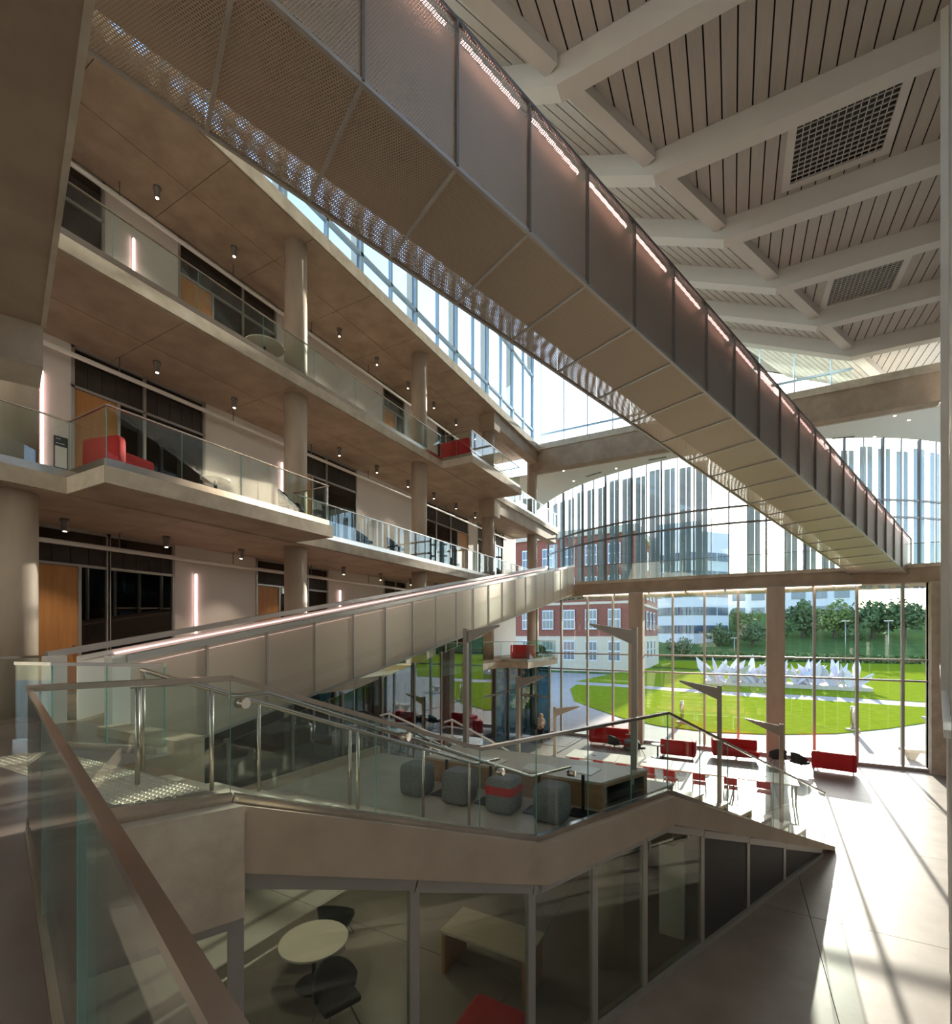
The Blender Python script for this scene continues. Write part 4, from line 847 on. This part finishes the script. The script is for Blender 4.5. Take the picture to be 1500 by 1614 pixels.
def tree(x, y, z, h, r, m_, label):
    t = thing('tree', label, 'tree', 'trees beyond the lawn', (x, y, z)); rs = random.Random(int(x*7+y))
    obj('trunk', MB().tube([(0, 0, -.3), (.1, 0, h*.3), (0, .1, h*.6)], r*.09, 8, r*.04), 'bark', t)
    b = MB()
    cl_ = [(rs.gauss(0, r*.42), rs.gauss(0, r*.42), h*.62+rs.gauss(0, h*.14), r*rs.uniform(.35, .55)) for _ in range(14)]
    for cx_, cy_, cz, cr in cl_:
        for _ in range(90):
            u = Vector((rs.gauss(0, 1), rs.gauss(0, 1), rs.gauss(0, 1))).normalized()*cr*rs.uniform(.7, 1.05)
            c = Vector((cx_, cy_, cz))+u; s_ = r*.10*rs.uniform(.7, 1.4); a1 = Vector((rs.gauss(0, 1), rs.gauss(0, 1), rs.gauss(0, 1))).normalized(); a2 = a1.cross(u).normalized()
            i = len(b.v); b.v += [tuple(c-a1*s_), tuple(c+a2*s_*.6), tuple(c+a1*s_), tuple(c-a2*s_*.6)]; b.f.append((i, i+1, i+2, i+3))
    o = obj('crown', b, m_, t); o['kind'] = 'stuff'
spots = [(1265, 985, 150, 9, 4.6, 'leaf', 'rounded dark tree right of the right pier'), (1315, 985, 150, 9, 4.6, 'leaf_light', 'sunlit light green tree right of the dark rounded one'), (1375, 982, 150, 9, 5.2, 'leaf', 'broad tree behind the third glazing bay from the right'), (1425, 982, 150, 9, 5.2, 'leaf', 'broad tree near the right end of the glazing'),
         (1185, 998, 140, 5.5, 3.6, 'leaf', 'low tree just left of the right pier'), (1135, 1000, 140, 5, 3.4, 'leaf', 'low dark tree on the hill left of centre'), (1170, 990, 160, 6, 3.6, 'leaf_light', 'pale tree on the hill behind the low trees'), (1070, 1005, 122, 5, 3, 'leaf', 'small tree near the pale building')]
for px_, py_, d_, h, r, m_, lab in spots:
    q = ray(px_, py_); tt = d_/q[1]; zz = max(0, .3+(d_-128)*.2048)-.2; tree(q[0]*tt, d_, zz, h, r, m_, lab)
rs = random.Random(3); b = MB()
for _ in range(5200):
    x = rs.uniform(-12, 75); y = rs.uniform(123, 127); z = rs.uniform(0, 1.5); c = Vector((x, y, z)); s_ = rs.uniform(.15, .4)
    a1 = Vector((rs.gauss(0, 1), rs.gauss(0, 1), rs.gauss(0, 1))).normalized(); a2 = a1.cross(Vector((.3, .2, 1))).normalized(); i = len(b.v)
    b.v += [tuple(c-a1*s_), tuple(c+a2*s_), tuple(c+a1*s_), tuple(c-a2*s_)]; b.f.append((i, i+1, i+2, i+3))
o = obj('hedge', b, 'leaf_light'); tag(o, 'long clipped hedge row at the foot of the hill', 'hedge'); o['kind'] = 'stuff'
sp_ = thing('sculpture', 'sprawling white sculpture of angular blades on the lawn', 'sculpture'); rs = random.Random(5)
obj('plinth', MB().box(-3, 12.5, 61.0, 64.5, 0, .35), 'limestone', sp_)
for _ in range(90):
    c = Vector((rs.uniform(-2.4, 12), rs.uniform(61.3, 64.2), .35)); dr = Vector((rs.uniform(-.8, .8), rs.uniform(-.5, .5), rs.uniform(.4, 1))).normalized(); ln = rs.uniform(1.6, 3.4); tip = c+dr*ln; sd = dr.cross(Vector((rs.gauss(0, 1), 1, .2))).normalized()*rs.uniform(.25, .55)
    obj('blade', MB().sheet([tuple(c-sd*.4), tuple(c+sd*.4), tuple(c+dr*ln*.6+sd), tuple(tip), tuple(c+dr*ln*.6-sd)], tuple(dr.cross(sd)), .06), 'sculpture_white', sp_)
for (x, y), lab in (((6.4, 36.0), 'steel bollard light on the lawn edge at right'), ((-2.9, 33.6), 'steel bollard light on the lawn edge at left')):
    t = thing('bollard_light', lab, 'bollard', 'lawn bollards', (x, y, 0)); obj('post', MB().lathe((0, 0, -.05), [(.12, 0), (.12, 1.45), (.1, 1.5)], 16), 'stainless', t, True); obj('foot', MB().box(-.32, .32, -.14, .14, -.05, .1), 'limestone', t)
def bench(x, y, lab):
    t = thing('stone_bench', lab, 'bench', 'concrete benches', (x, y, -.05), .2); obj('seat', MB().box(-.9, .9, -.3, .3, .36, .5), 'limestone', t)
    for sx in (-.55, .55): obj('support', MB().hexa([(sx-.1, -.15, 0), (sx+.1, -.15, 0), (sx+.1, .15, 0), (sx-.1, .15, 0), (sx-.22, -.25, .36), (sx+.22, -.25, .36), (sx+.22, .25, .36), (sx-.22, .25, .36)]), 'limestone', t)
bench(7.9, 29.3, 'pale concrete bench just outside the right end of the glazing'); bench(11.8, 41.0, 'pale concrete bench farther out at the lawn edge')
for i, (px_, py_, lab) in enumerate(((1332, 1010, 'slim light pole rising over the hillside'), (1400, 1010, 'slim light pole at the right end of the hillside'), (1157, 1040, 'slim light pole behind the white sculpture'))):
    q = ray(px_, 1000); d_ = 118+i*3; tt = d_/q[1]; t = thing('light_pole', lab, 'lamp post', 'campus light poles', (q[0]*tt, d_, 0)); obj('pole', MB().tube([(0, 0, 0), (0, 0, 8.5 if i < 2 else 5)], .09, 8), 'alu', t, True); obj('head', MB().box(-.7, .7, -.15, .15, 8.4 if i < 2 else 4.9, 8.6 if i < 2 else 5.1), 'alu', t)
bpy.context.view_layer.update()
